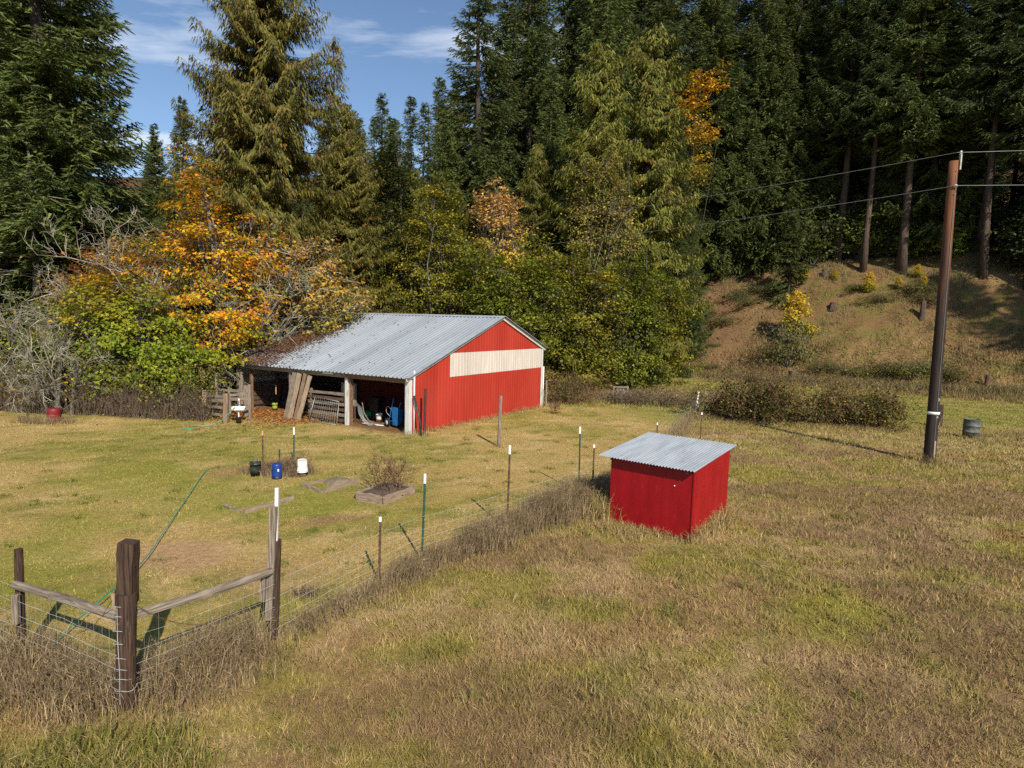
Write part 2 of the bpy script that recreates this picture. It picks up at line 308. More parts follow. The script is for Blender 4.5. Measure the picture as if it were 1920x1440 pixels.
# ------------------------------------------------------------------ terrain and its colours
def _h(ix, iy, s):
    v = np.sin(ix * 127.1 + iy * 311.7 + s * 74.7) * 43758.5453
    return v - np.floor(v)
def vnoise(x, y, s=0.0):
    ix, iy = np.floor(x), np.floor(y); fx, fy = x - ix, y - iy
    fx = fx * fx * (3 - 2 * fx); fy = fy * fy * (3 - 2 * fy)
    a = _h(ix, iy, s) * (1 - fx) + _h(ix + 1, iy, s) * fx
    b = _h(ix, iy + 1, s) * (1 - fx) + _h(ix + 1, iy + 1, s) * fx
    return a * (1 - fy) + b * fy
def fbm(x, y, s=0.0, o=4):
    t = np.zeros_like(x, dtype=float); a = 0.5
    for i in range(o):
        t += a * vnoise(x * 2 ** i, y * 2 ** i, s + i * 3.1); a *= 0.5
    return t / (1 - 0.5 ** o)
def sstep(a, b, x):
    t = np.clip((x - a) / (b - a), 0, 1); return t * t * (3 - 2 * t)

def height(x, y):
    x = np.asarray(x, float); y = np.asarray(y, float)
    s = (x - 14.8) * .58 + (y - 60) * .81
    z = 12.5 * sstep(0, 22, s) + .12 * np.maximum(s - 22, 0)
    z = z * (0.35 + 0.65 * sstep(-12, 14, x + 0.12 * (y - 60)))
    z = z + 0.34 * np.maximum(y - 95, 0) * sstep(95, 140, y) + sstep(-1, 6, s) * (fbm(x * .25, y * .25, 5) - .5) * 1.3
    z = np.minimum(z, 60 + 0 * z)
    near = 1 - sstep(-2, 4, s)
    z = z + near * (fbm(x * .35, y * .35, 9, 3) - .5) * 0.10
    return z
def hz(x, y): return float(height(np.array([x]), np.array([y]))[0])

FX = np.array([-4.6, -3.45, -2.33, -1.71, -0.03, 1.96, 5.5, 10.0, 13.5, 18.0])
FY = np.array([7.2, 8.94, 11.0, 12.08, 13.96, 17.26, 23.5, 33.9, 42.0, 52.0])
def outside(x, y):
    """signed distance-like value: > 0 in the rough meadow, < 0 in the mown yard"""
    xf = np.interp(y, FY, FX)
    a = (x - xf) * 0.85
    left = (7.2 + (-4.6 - x) * 0.473) - y          # below the run that leaves the corner post to the left
    return np.where(x < -4.6, left, np.where(y < 7.2, 1.5 + 0 * a, a))

BY, BC, BV, BU = 1.0324, np.array([-4.17, 25.42]), np.array([math.cos(1.0324), math.sin(1.0324)]), np.array([-math.sin(1.0324), math.cos(1.0324)])
def barn_xy(x, y):
    dx, dy = x - BC[0], y - BC[1]
    return dx * BV[0] + dy * BV[1], dx * BU[0] + dy * BU[1]
def bw(lx, ly, z=0.0):
    p = BC + BV * lx + BU * ly; return (float(p[0]), float(p[1]), z)

def mixc(a, b, t): return a * (1 - t[..., None]) + np.asarray(b) * t[..., None]
def blob(x, y, cx, cy, r, soft=0.6): return 1 - sstep(r * soft, r * 1.25, np.hypot(x - cx, y - cy) + (fbm(x * 1.7, y * 1.7, 33, 3) - .5) * r * .9)

def meadow(x, y):
    """linear albedo of the turf at a place"""
    n1, n2, n3 = fbm(x * .28, y * .50, 1), fbm(x * .8, y * 1.6, 2), fbm(x * 2.7, y * 3.4, 3, 3)
    o = outside(x, y); so = sstep(-0.4, 0.8, o)
    yard = np.ones(x.shape + (3,)) * np.array([.41, .31, .135])
    yard = mixc(yard, (.295, .265, .080), sstep(.46, .58, n1 * .6 + n2 * .4))
    yard = mixc(yard, (.52, .39, .21), sstep(.52, .62, n2 * .6 + n3 * .4) * .85)
    yard = mixc(yard, (.165, .180, .040), sstep(.58, .66, n3 * .7 + n1 * .3) * .8)
    for (cx, cy, r) in ((-10.6, 17.5, 2.2), (-8.0, 15.4, 1.9), (-6.2, 15.4, 1.4), (-9.2, 11.0, 1.7), (-5.3, 17.0, 1.0), (-4.9, 15.4, 1.1), (-9.6, 13.5, 1.2)):
        yard = mixc(yard, (.235, .255, .050), blob(x, y, cx, cy, r) * .6)
    yard = mixc(yard, (.42, .285, .18), blob(x, y, -6.45, 12.0, .95) * .95)
    yard = mixc(yard, (.27, .175, .105), blob(x, (y - 14.3) * 2.2 + 14.3 - (x + 4.2) * .9, -4.2, 14.3, .8) * .85)
    yard = mixc(yard, (.30, .20, .12), blob(x, y, -8.6, 18.6, .7) * .6)
    yard = mixc(yard, (.36, .25, .15), blob(x, y, -4.3, 11.2, 1.0) * .5)
    rough = np.ones(x.shape + (3,)) * np.array([.315, .215, .118])
    rough = mixc(rough, (.27, .25, .062), sstep(.43, .58, n2 * .55 + n1 * .45) * .85)
    rough = mixc(rough, (.43, .315, .20), sstep(.52, .61, n1 * .45 + n3 * .55) * .85)
    rough = mixc(rough, (.165, .165, .042), sstep(.57, .67, n3 * .65 + n2 * .35) * .85)
    for (cx, cy, r) in ((8.6, 13.8, 1.7), (10.3, 15.0, 1.3), (1.6, 12.1, 1.1), (4.6, 8.3, .7), (.2, 9.3, .8)):
        rough = mixc(rough, (.41, .295, .195), blob(x, y, cx, cy, r) * .65)
    for (cx, cy, r) in ((9.5, 17.5, 1.5), (8.0, 20.0, 1.6), (3.1, 12.2, .7), (11.5, 13.0, 1.2), (5.9, 10.5, 1.0), (13.0, 17.5, 1.2)):
        rough = mixc(rough, (.265, .245, .050), blob(x, y, cx, cy, r) * .7)
    rough = mixc(rough, (.225, .150, .098), sstep(.54, .66, fbm(x * .42 + 9, y * .55, 71)) * .8)
    for (cx, cy, r) in ((11.2, 12.2, .5), (12.0, 14.6, .5), (10.2, 11.2, .35)):
        rough = mixc(rough, (.30, .12, .07), blob(x, y, cx, cy, r) * .55)
    c = mixc(yard, (0, 0, 0), np.zeros_like(x)); c = yard * (1 - so[..., None]) + rough * so[..., None]
    # far green hay strip and mown strip behind the barn
    far = sstep(28, 33, y) * sstep(4, 9, x)
    g = np.ones(x.shape + (3,)) * np.array([.24, .25, .065]); g = mixc(g, (.30, .265, .10), sstep(.45, .62, n1)); g = mixc(g, (.19, .225, .05), sstep(.55, .7, n2))
    c = c * (1 - far[..., None]) + g * far[..., None]
    c = mixc(c, (.235, .165, .115), sstep(36, 40, y) * (1 - sstep(47, 51, y)) * (1 - sstep(11, 16, x)) * .75)
    # dry slope
    s = (x - 14.8) * .58 + (y - 60) * .81
    hl = np.ones(x.shape + (3,)) * np.array([.180, .118, .066]); hl = mixc(hl, (.25, .175, .096), sstep(.45, .62, n1 * .5 + n2 * .5)); hl = mixc(hl, (.135, .130, .042), sstep(.50, .62, n2) * .75)
    hl = mixc(hl, (.185, .112, .074), sstep(32, 20, x) * .8)
    t = sstep(-3.2, -1.6, s + (n2 - .5) * 2); c = c * (1 - t[..., None]) + hl * t[..., None]
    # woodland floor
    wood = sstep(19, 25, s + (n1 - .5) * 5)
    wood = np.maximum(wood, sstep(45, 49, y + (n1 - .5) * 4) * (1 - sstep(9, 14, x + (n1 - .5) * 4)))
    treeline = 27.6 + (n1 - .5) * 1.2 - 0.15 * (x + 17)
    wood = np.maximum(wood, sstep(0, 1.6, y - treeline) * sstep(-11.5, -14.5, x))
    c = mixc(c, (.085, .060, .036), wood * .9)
    lx, ly = barn_xy(x, y)
    ins = sstep(-.5, .2, lx) * sstep(11.9, 11.4, lx) * sstep(-.15, .0, ly) * sstep(11.6, 11.2, ly)
    c = mixc(c, (.20, .115, .065), ins)
    lit = sstep(-2.6, -.6, lx) * (1 - sstep(.5, 3, lx)) * sstep(5.0, 7.5, ly) * (1 - sstep(11, 14, ly))
    c = mixc(c, (.27, .125, .055), lit * sstep(.35, .6, n2 * .5 + n3 * .5) * .8)
    return c * np.array([1.20, 1.13, .93])

def axis(lo, hi, step, far_lo, far_hi, grow=1.28):
    a = list(np.arange(lo, hi + 1e-6, step)); d = step
    while a[-1] < far_hi: d *= grow; a.append(a[-1] + d)
    d = step
    while a[0] > far_lo: d *= grow; a.insert(0, a[0] - d)
    return np.array(a)
gx, gy = axis(-30, 46, .42, -900, 900), axis(4, 72, .42, -500, 1200)
GX, GY = np.meshgrid(gx, gy)
GZ = height(GX, GY)
Vg = np.stack([GX, GY, GZ], -1).reshape(-1, 3)
nx, ny = len(gx), len(gy)
ii = (np.arange(ny - 1)[:, None] * nx + np.arange(nx - 1)[None, :]).ravel()
Fg = np.concatenate([np.stack([ii, ii + 1, ii + nx + 1], 1), np.stack([ii, ii + nx + 1, ii + nx], 1)])
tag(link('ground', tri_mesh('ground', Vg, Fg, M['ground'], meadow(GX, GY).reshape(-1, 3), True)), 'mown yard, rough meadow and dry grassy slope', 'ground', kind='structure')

# ------------------------------------------------------------------ the open-fronted barn (local x = depth from the open front, y = along the front)
rnd = random.Random(11)
BL_, BW_, RX, ZF, ZB, ZR = 11.13, 11.34, 6.98, 2.37, 3.30, 4.89
def roofz(x): return ZF + (ZR - ZF) * x / RX if x <= RX else ZR + (ZB - ZR) * (x - RX) / (BW_ - RX)
def ribs(a, b, pitch, w, h):
    out = [(a, 0.0)]; c = a + pitch / 2
    while c < b - w:
        out += [(c - w / 2, 0.0), (c - w / 4, h), (c + w / 4, h), (c + w / 2, 0.0)]; c += pitch
    out.append((b, 0.0)); return out
def sheet(mb, prof, rows, fn):
    """ribbed sheet: fn(s, offset, row) -> point"""
    base = len(mb.v); R = len(rows)
    for (s, o) in prof:
        for t in rows: mb.v.append(tuple(fn(s, o, t)))
    for i in range(len(prof) - 1):
        for j in range(R - 1):
            k = base + i * R + j; mb.f.append((k, k + R, k + R + 1, k + 1))
    return mb
barn = thing('barn', 'long red metal barn with open front bays and grey ribbed roof', 'barn', (BC[0], BC[1], 0), BY)
V1, B1, B2 = 2.72, 3.244, 2.226
WT = lambda x: roofz(x) - 0.05
# gable wall that faces the meadow
mb = MB()
sheet(mb, ribs(0, V1, .2286, .06, .016), (0, 1), lambda s, o, t: (s, -o, -.1 + t * (WT(s) + .1)))
sheet(mb, ribs(V1, BW_, .2286, .06, .016), (0, 1), lambda s, o, t: (s, -o, -.1 + t * (B2 + .1)))
xs = sorted(ribs(V1, BW_, .2286, .06, .016) + [(RX, 0.0)])
sheet(mb, xs, (0, 1), lambda s, o, t: (s, -o, B1 + t * max(WT(s) - B1, 0.0)))
mb.build('gable_wall', M['red'], barn)
mb = MB(); sheet(mb, ribs(V1, BW_, .2286, .06, .016), (0, 1), lambda s, o, t: (s, -.012 - o, B2 - .02 + t * (B1 - B2 + .04)))
mb.build('skylight_panel', M['white_panel'], barn)
# far gable, back wall, inner partition
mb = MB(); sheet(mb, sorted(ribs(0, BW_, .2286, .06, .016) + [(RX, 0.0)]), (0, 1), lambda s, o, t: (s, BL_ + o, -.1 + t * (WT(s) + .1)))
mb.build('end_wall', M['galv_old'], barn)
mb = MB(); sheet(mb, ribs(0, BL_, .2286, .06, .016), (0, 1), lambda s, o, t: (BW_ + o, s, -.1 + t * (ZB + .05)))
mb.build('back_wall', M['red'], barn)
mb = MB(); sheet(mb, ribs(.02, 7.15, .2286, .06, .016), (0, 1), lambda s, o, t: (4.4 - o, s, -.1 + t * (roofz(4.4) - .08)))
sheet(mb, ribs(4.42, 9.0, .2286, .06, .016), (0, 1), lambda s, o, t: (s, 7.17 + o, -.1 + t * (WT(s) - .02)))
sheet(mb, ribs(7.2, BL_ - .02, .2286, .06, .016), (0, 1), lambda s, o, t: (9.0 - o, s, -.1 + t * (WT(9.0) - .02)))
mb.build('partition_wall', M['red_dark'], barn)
# roof slopes
def sag(x, y): return 0.012 * math.sin(x * 1.3 + y * .7) + 0.010 * math.sin(y * 1.9)
rows = [0, .17, .34, .5, .67, .84, 1]
mb = MB(); sheet(mb, ribs(-.16, BL_ + .16, .2286, .085, .042), rows, lambda s, o, t: (-.28 + t * (RX + .28), s, ZF + (ZR - ZF) * (-.28 + t * (RX + .28)) / RX + .045 + o + sag(t * 7, s) * (1 if 0 < t < 1 else .4)))
mb.build('front_roof', M['galv'], barn)
mb = MB(); sheet(mb, ribs(-.16, BL_ + .16, .2286, .085, .042), rows, lambda s, o, t: (RX + t * (BW_ + .22 - RX), s, ZR + (ZB - ZR) * (t * (BW_ + .22 - RX)) / (BW_ - RX) + .045 + o))
mb.build('back_roof', M['galv'], barn)
mb = MB()
k = (ZR - ZF) / RX
for (sx) in (-1, 1):
    mb.beam((RX + sx * .10, -.18, ZR + .09 - .10 * k), (RX + sx * .10, BL_ + .18, ZR + .09 - .10 * k), .21, .012, up=(-sx * k * -1, 0, 1))
mb.build('ridge_cap', M['galv_new'], barn)
# rake trims: white fascia under a galvanised edge on each gable
for yy, sg in ((0.0, -1), (BL_, 1)):
    mb = MB()
    mb.beam((-.27, yy + sg * .065, roofz(0) - .27 * k - .02), (RX, yy + sg * .065, ZR - .02), .035, .13)
    mb.beam((RX, yy + sg * .065, ZR - .02), (BW_ + .21, yy + sg * .065, ZB - .21 * k - .02), .035, .13)
    mb.build('rake_board', M['white_trim'], barn)
    mb = MB()
    mb.beam((-.28, yy + sg * .11, roofz(0) - .28 * k + .088), (RX, yy + sg * .11, ZR + .088), .20, .02)
    mb.beam((RX, yy + sg * .11, ZR + .088), (BW_ + .22, yy + sg * .11, ZB - .22 * k + .088), .20, .02)
    mb.build('rake_flashing', M['galv_new'], barn)
# corners, downpipes
mb = MB(); mb.box((-.05, .06, 1.08), (.03, .21, 2.35), jit=.004, rng=rnd); mb.box((.035, -.045, 1.08), (.14, .03, 2.35)); mb.build('corner_trim', M['white_trim'], barn)
mb = MB(); mb.box((BW_ - .06, -.045, 1.55), (.16, .03, 3.4)); mb.build('corner_trim', M['white_trim'], barn)
mb = MB(); mb.tube([(.20, -.085, 2.62), (.20, -.085, .02)], .032, 8); mb.build('downpipe', M['white_paint'], barn, True)
mb = MB(); mb.tube([(BW_ + .06, -.09, 2.24), (BW_ + .06, -.09, .05)], .035, 8); mb.build('downpipe', M['white_paint'], barn, True)
# front posts and headers
for (yy, w, mt, ln) in ((.17, .14, 'white_trim', 0), (3.57, .14, 'white_trim', .0), (7.15, .17, 'wood_grey', .02), (BL_ - .10, .16, 'wood_grey', 0)):
    mb = MB(); mb.beam((.06, yy, -.2), (.06, yy + ln, 2.26), w, w, jit=.006, seg=5, rng=rnd); mb.build('post', M[mt], barn)
for yy in (3.43, 7.0, 10.2):
    mb = MB(); mb.beam((.16, yy, -.2), (.16, yy, 2.2), .12, .11, jit=.006, seg=4, rng=rnd); mb.build('post', M['beam'], barn)
for (y0, y1, mt) in ((.02, 3.55, 'beam'), (3.56, 7.13, 'wood_grey'), (7.14, BL_ - .02, 'wood_tan')):
    mb = MB(); mb.beam((-.03, y0, 2.20), (-.03, y1, 2.20), .05, .19, jit=.006, seg=8, rng=rnd); mb.build('header_board', M[mt if mt == 'beam' else 'bed_wood'], barn)
mb = MB(); mb.beam((-.075, 4.3, 2.245), (-.075, 4.95, 2.235), .012, .075); mb.build('white_patch', M['white_paint'], barn)
for i in range(5):
    yy = 1.0 + i * 2.25
    mb = MB(); mb.beam((.05, yy, ZF - .10), (4.38, yy, roofz(4.38) - .10), .05, .15); mb.build('rafter', M['wood_dark'], barn)
for i in range(3):
    for (yy, z0) in ((7.3, 0),):
        pass
# kick boards along the end wall, seen through the left bay, and girts
for i in range(5):
    mb = MB(); mb.beam((.3, BL_ - .16, .25 + i * .24), (6.5, BL_ - .16, .25 + i * .24 + rnd.uniform(-.02, .02)), .04, .19, jit=.008, seg=5, rng=rnd); mb.build('kick_board', M['wood_dark'], barn)
mb = MB(); mb.beam((.2, BL_ - .10, 1.62), (8.8, BL_ - .10, 1.62), .05, .10); mb.build('girt', M['beam'], barn)
for xx in (2.2, 4.4, 6.6):
    mb = MB(); mb.beam((xx, BL_ - .30, -.2), (xx, BL_ - .30, roofz(xx) - .15), .13, .13, jit=.005, seg=4, rng=rnd); mb.build('post', M['wood_dark'], barn)

def bthing(name, label, cat, lx, ly, z=0.0, rz=0.0, group=None):
    x, y, _ = bw(lx, ly); return thing(name, label, cat, (x, y, hz(x, y) + z), BY + rz, group)

# ------------------------------------------------------------------ things in and about the barn
# four planks leaning on the header of the middle bay, each a thing
for i, (y0, w, h, sh, mt) in enumerate(((7.02, .26, 2.16, .30, 'wood_grey'), (6.70, .25, 2.12, .33, 'wood_tan'), (6.42, .20, 2.15, .40, 'wood_tan_dark'), (6.12, .22, 2.06, .44, 'wood_tan'))):
    mb = MB(); mb.beam((-.40 - .05 * (i % 2), y0, .0), (-.11 - .035 * (i % 2), y0 - sh, h), w, .045, up=(1, 0, .15), jit=.008, seg=6, rng=rnd)
    o = mb.build('leaning_plank', M[mt], None, loc=(BC[0], BC[1], 0), rz=BY)
    tag(o, ('greyer weathered plank leaning beside the middle barn post', 'tan plank leaning second from the middle barn post', 'narrow brown plank leaning third from the middle barn post', 'tan plank leaning next to the wire gate')[i], 'plank', 'planks leaning against the barn')
# stall barrier of boards across the middle bay
st = bthing('stall_barrier', 'barrier of grey horizontal boards across the middle barn bay', 'barrier', .12, 3.66)
for i in range(6):
    mb = MB(); mb.beam((rnd.uniform(-.01, .02), 0, .16 + i * .235), (0, 2.45, .16 + i * .235 + rnd.uniform(-.05, .05)), .035, .13, jit=.008, seg=4, rng=rnd); mb.build('board', M['wood_rail' if i % 2 else 'wood_dark'], st)
mb = MB(); mb.beam((.04, 2.3, -.1), (.04, 2.3, 1.45), .09, .09, jit=.005, seg=3, rng=rnd); mb.build('upright', M['wood_grey'], st)
# wire panel gate leaning on it
gt = bthing('wire_gate', 'light tubular gate with wire mesh leaning on the stall boards', 'gate', -.30, 3.85)
mb = MB()
A, B, Cc, D = (0, 0, .03), (-.02, 1.75, .03), (.26, 1.62, 1.12), (.26, .12, 1.02)
mb.tube([A, B], .016, 6); mb.tube([A, D], .022, 6); mb.tube([B, Cc], .022, 6); mb.tube([D, Cc], .016, 6); mb.build('frame', M['steel'], gt, True)
mb = MB()
for i in range(1, 12):
    t = i / 12; a = Vector(A).lerp(Vector(B), t); b = Vector(D).lerp(Vector(Cc), t); mb.tube([a, b], .0016, 3, False)
for i in range(1, 8):
    t = i / 8; a = Vector(A).lerp(Vector(D), t); b = Vector(B).lerp(Vector(Cc), t); mb.tube([a, b], .0016, 3, False)
mb.build('mesh', M['wire'], gt)
# old window behind the boards
wd = bthing('old_window', 'old wooden window sash with cloudy pane behind the stall boards', 'window', .75, 3.75)
mb = MB()
for (c, s) in (((0, 0, 1.25), (.05, .07, .95)), ((0, .85, 1.25), (.05, .07, .95)), ((0, .425, 1.74), (.052, .92, .07)), ((0, .425, .77), (.052, .92, .07))): mb.box(c, s, jit=.004, rng=rnd)
mb.build('frame', M['wood_grey'], wd)
mb = MB(); mb.box((.01, .425, 1.25), (.008, .80, .92)); mb.build('pane', M['glass'], wd)
mb = MB(); mb.box((.0, .05, .36), (.06, .06, .74)); mb.box((.0, .80, .36), (.06, .06, .74)); mb.build('leg', M['wood_dark'], wd)

# blue wheelbarrow stood up on its nose
wb = bthing('wheelbarrow', 'blue wheelbarrow stood on end with handles up inside the barn', 'wheelbarrow', .95, 1.75, 0, RAD(-18))
mb = MB()
T = [(-.05, -.44, .12), (-.05, -.10, .12), (-.05, -.02, .92), (-.05, -.52, .92)]      # near rim edges
inner = [(.26, -.38, .22), (.26, -.14, .22), (.26, -.10, .78), (.26, -.44, .78)]
for q in (T,): pass
n0 = len(mb.v); mb.v += [(x, y, z) for (x, y, z) in T] + inner
for a in range(4): mb.f.append((n0 + a, n0 + (a + 1) % 4, n0 + 4 + (a + 1) % 4, n0 + 4 + a))
mb.f.append((n0 + 4, n0 + 5, n0 + 6, n0 + 7)); 
mb.f.append((n0 + 0, n0 + 3, n0 + 2, n0 + 1))
mb.build('tub', M['blue_paint'], wb)
mb = MB(); mb.tube([(-.10, .16, .14), (-.09, .02, .60), (-.05, -.08, 1.02), (-.02, -.14, 1.30)], .017, 7); mb.build('handle', M['blue_paint'], wb, True)
mb = MB(); mb.tube([(.10, .10, .14), (.12, -.22, .60), (.13, -.40, 1.0), (.14, -.50, 1.14)], .017, 7); mb.build('handle', M['blue_paint'], wb, True)
mb = MB(); mb.tube([(-.09, .06, .48), (-.12, .30, .62), (-.10, .38, .82), (-.06, .26, .90), (-.05, .0, .78)], .013, 6); mb.build('leg', M['steel'], wb, True)
mb = MB(); mb.tube([(-.09, .12, .30), (-.02, -.42, .24)], .016, 6); mb.tube([(-.09, .06, .46), (-.02, -.20, .55)], .014, 6); mb.build('brace', M['blue_paint'], wb, True)
RW = Matrix.Rotation(RAD(90), 3, 'Y')
whl = link('wheel', MB().lathe([(.10, -.03), (.12, -.045), (.165, -.05), (.195, -.035), (.20, 0), (.195, .035), (.165, .05), (.12, .045), (.10, .03)], n=22, axis=RW).mesh('tyre', M['rubber'], True), wb, (-.12, .22, .20))
link('hub', MB().lathe([(0, -.035), (.03, -.05), (.06, -.035), (.105, -.028), (.105, .028), (.06, .035), (.0, .035)], n=18, axis=RW).mesh('hub', M['white_paint'], True), whl)

def bucket(name, mat, label, cat, loc, h=.37, r0=.125, r1=.15, flip=False, group=None, rz=0, handle=True, parent=None):
    o = thing(name, label, cat, loc, rz, group)
    p = [(0, .006), (r0, .006), (r0, .0), (r0 + (r1 - r0) * .5, h * .5), (r1 * .985, h * .86), (r1 + .008, h * .86), (r1 + .008, h * .89), (r1, h * .90), (r1, h * .985), (r1 + .006, h), (r1 - .004, h), (r1 - .006, h * .95), (r0 - .006, .012), (0, .012)]
    if flip: p = [(r, h - z) for (r, z) in p]
    MB().lathe(p, n=20).build('body', mat, o, True)
    if handle:
        z = h * (.12 if flip else .88); mb = MB()
        mb.tube([(math.cos(a) * (r1 + .012), math.sin(a) * (r1 + .012) * .55 + .02, z - (.10 * math.sin(a) if not flip else -.02)) for a in np.linspace(0, math.pi, 9)], .003, 4)
        mb.build('handle', M['steel'], o, True)
    return o
x, y, _ = bw(1.39, 2.93); bucket('bucket', M['white_plastic'], 'dirty white bucket standing in the barn beside the wheelbarrow', 'bucket', (x, y, hz(x, y) + .05))
# green tote
gb = bthing('green_tote', 'green plastic tote on the barn floor by the white post', 'tote', 1.75, 4.0, .02, .2)
mb = MB(); n0 = 0
for (z, sx, sy) in ((0, .17, .26), (.32, .21, .32), (.32, .235, .345), (.36, .235, .345), (.36, .20, .31), (.05, .16, .25)):
    mb.v += [(-sx, -sy, z), (sx, -sy, z), (sx, sy, z), (-sx, sy, z)]
for r in range(5):
    for a in range(4): mb.f.append((r*4 + a, r*4 + (a+1) % 4, r*4 + 4 + (a+1) % 4, r*4 + 4 + a))
mb.f.append((20, 21, 22, 23)); mb.f.append((3, 2, 1, 0)); mb.build('body', M['green_plastic'], gb)
mb = MB().lathe([(.0, .0), (.06, .002)], n=14, axis=Matrix.Rotation(RAD(-90), 3, 'Y')); 
o = mb.build('round_label', M['white_paint'], gb); o.location = (-.205, -.05, .17)
# black wheelie bin
bn = bthing('wheelie_bin', 'black wheeled rubbish bin in the dark barn bay', 'bin', 1.9, 3.55, .02, .1)
mb = MB()
for (z, sx, sy) in ((.05, .21, .20), (.95, .28, .27), (.95, .30, .29), (1.0, .30, .29)):
    mb.v += [(-sx, -sy, z), (sx, -sy, z), (sx, sy, z), (-sx, sy, z)]
for r in range(3):
    for a in range(4): mb.f.append((r*4 + a, r*4 + (a+1) % 4, r*4 + 4 + (a+1) % 4, r*4 + 4 + a))
mb.f += [(3, 2, 1, 0), (12, 13, 14, 15)]; mb.build('body', M['black_plastic'], bn)
mb = MB(); mb.box((0, 0, 1.03), (.64, .62, .05), jit=.01, rng=rnd); mb.build('lid', M['black_plastic'], bn)
for sy in (-.2, .2):
    o = MB().lathe([(0, -.03), (.11, -.03), (.12, 0), (.11, .03), (0, .03)], n=16, axis=Matrix.Rotation(RAD(90), 3, 'X')).build('wheel', M['rubber'], bn, True); o.location = (-.23, sy, .12)
# boards on the barn floor
for (a, b, w, mt, lb) in (((.75, 3.3, .05), (.80, 2.15, .05), .12, 'white_paint', 'white board lying on the barn floor at the sill'), ((1.1, 3.35, .03), (1.25, 2.4, .03), .28, 'beam', 'rust-brown board lying flat under the white barn bucket')):
    p0, p1 = Vector(bw(a[0], a[1])), Vector(bw(b[0], b[1])); p0.z = p1.z = hz(p0.x, p0.y) + a[2] - .015
    tag(MB().beam(p0, p1, w, .03, jit=.004, seg=3, rng=rnd).build('floor_board', M[mt]), lb, 'board')
# bent cattle panel sagging by the post
cp = bthing('cattle_panel', 'bent grey wire panel sagging beside the white barn post', 'wire panel', .5, 3.42)
mb = MB()
for i in range(9):
    s = i * .10; mb.tube([(s * .4, -.02 - .0 * i, .95 - s * .35), (s * .4 - .06, -.16, .50 - s * .25), (s * .4 - .12, -.48, .20 - s * .12), (s * .4 - .16, -.95, .03)], .006, 4, False)
for (yy, zz) in ((-.02, .9), (-.09, .7), (-.16, .5), (-.30, .34), (-.48, .2), (-.75, .1)):
    mb.tube([(-.05, yy, zz), (.25, yy, zz - .28 * (zz > .3) - .05)], .005, 4, False)
mb.build('wires', M['galv_old'], cp)
mb = MB(); mb.tube([(.32, .0, .98), (.26, -.16, .52), (.2, -.48, .22), (.15, -.95, .04)], .022, 6); mb.build('edge_rail', M['wood_grey'], cp, True)
# clutter of the left bay
for (lx, ly, r, mt, lb) in ((1.2, 8.15, .14, 'lime_plastic', 'lime green pail inside the leaf-strewn barn bay'), (1.0, 9.55, .13, 'lime_plastic', 'lime green pail against the corner post of the barn')):
    x, y, _ = bw(lx, ly); bucket('pail', M[mt], lb, 'pail', (x, y, hz(x, y)), h=.36, r0=r * .9, r1=r * 1.05, handle=False)
wp = bthing('scrap_wood', 'jumble of scrap boards on the floor of the leaf-strewn barn bay', 'wood pile', 2.2, 8.7)
for i in range(9):
    a = rnd.uniform(0, 3.1); l = rnd.uniform(.5, 1.3); c = Vector((rnd.uniform(-.5, .6), rnd.uniform(-.6, .8), .05 + .05 * i * .8)); d = Vector((math.cos(a) * l / 2, math.sin(a) * l / 2, rnd.uniform(-.06, .1)))
    mb = MB(); mb.beam(c - d, c + d, rnd.uniform(.06, .14), .03, jit=.004, rng=rnd); mb.build('board', M[rnd.choice(['wood_grey', 'wood_tan', 'wood_dark', 'white_trim'])], wp)
hk = bthing('hanging_strap', 'orange strap hanging in the leaf-strewn barn bay', 'strap', .6, 8.95)
MB().box((0, 0, 1.12), (.02, .055, .46)).build('strap', M['orange_paint'], hk)
MB().tube([(0, 0, 1.33), (.1, .9, 1.40)], .012, 5).build('peg', M['wood_dark'], hk)

# post and dark pole at the barn corner
def wood_post(name, label, x, y, h, r, mat, lean=(0, 0), square=False, cat='post', group=None, parent=None, slab=False):
    mb = MB(); z0 = hz(x, y)
    pts = [(lean[0] * t, lean[1] * t, -.25 + (h + .25) * t) for t in (0, .15, .35, .55, .75, .93, 1)]
    if square: mb.beam(pts[0], pts[-1], r * 2, r * 2, up=(0, 1, 0), jit=r * .09, seg=6, rng=rnd)
    else: mb.tube(pts, [r * 1.06, r * 1.03, r, r * .99, r * .98, r * .97, r * .93], 12, True, .05, rnd)
    o = mb.build(name, M[mat], parent, False, loc=(x, y, z0))
    if label: tag(o, label, cat, group)
    return o
wood_post('wooden_post', 'dark wooden post standing against the red barn wall', -3.55, 25.45, 1.9, .055, 'wood_brown', (.03, 0))
o = MB().tube([(-3.62, 25.12, -.1), (-3.72, 25.25, .7), (-3.98, 25.42, 1.62)], .045, 7).build('leaning_pole', M['black_scuffed'], None, True); tag(o, 'thin black pole leaning on the white barn corner', 'pole')
wood_post('wooden_post', 'lone round brown post in the yard in front of the red wall', -.44, 23.43, 1.95, .065, 'wood_grey', (.03, 0))
wood_post('gate_post', 'short grey post behind the far corner of the barn', 1.95, 35.4, 1.45, .06, 'wood_grey')

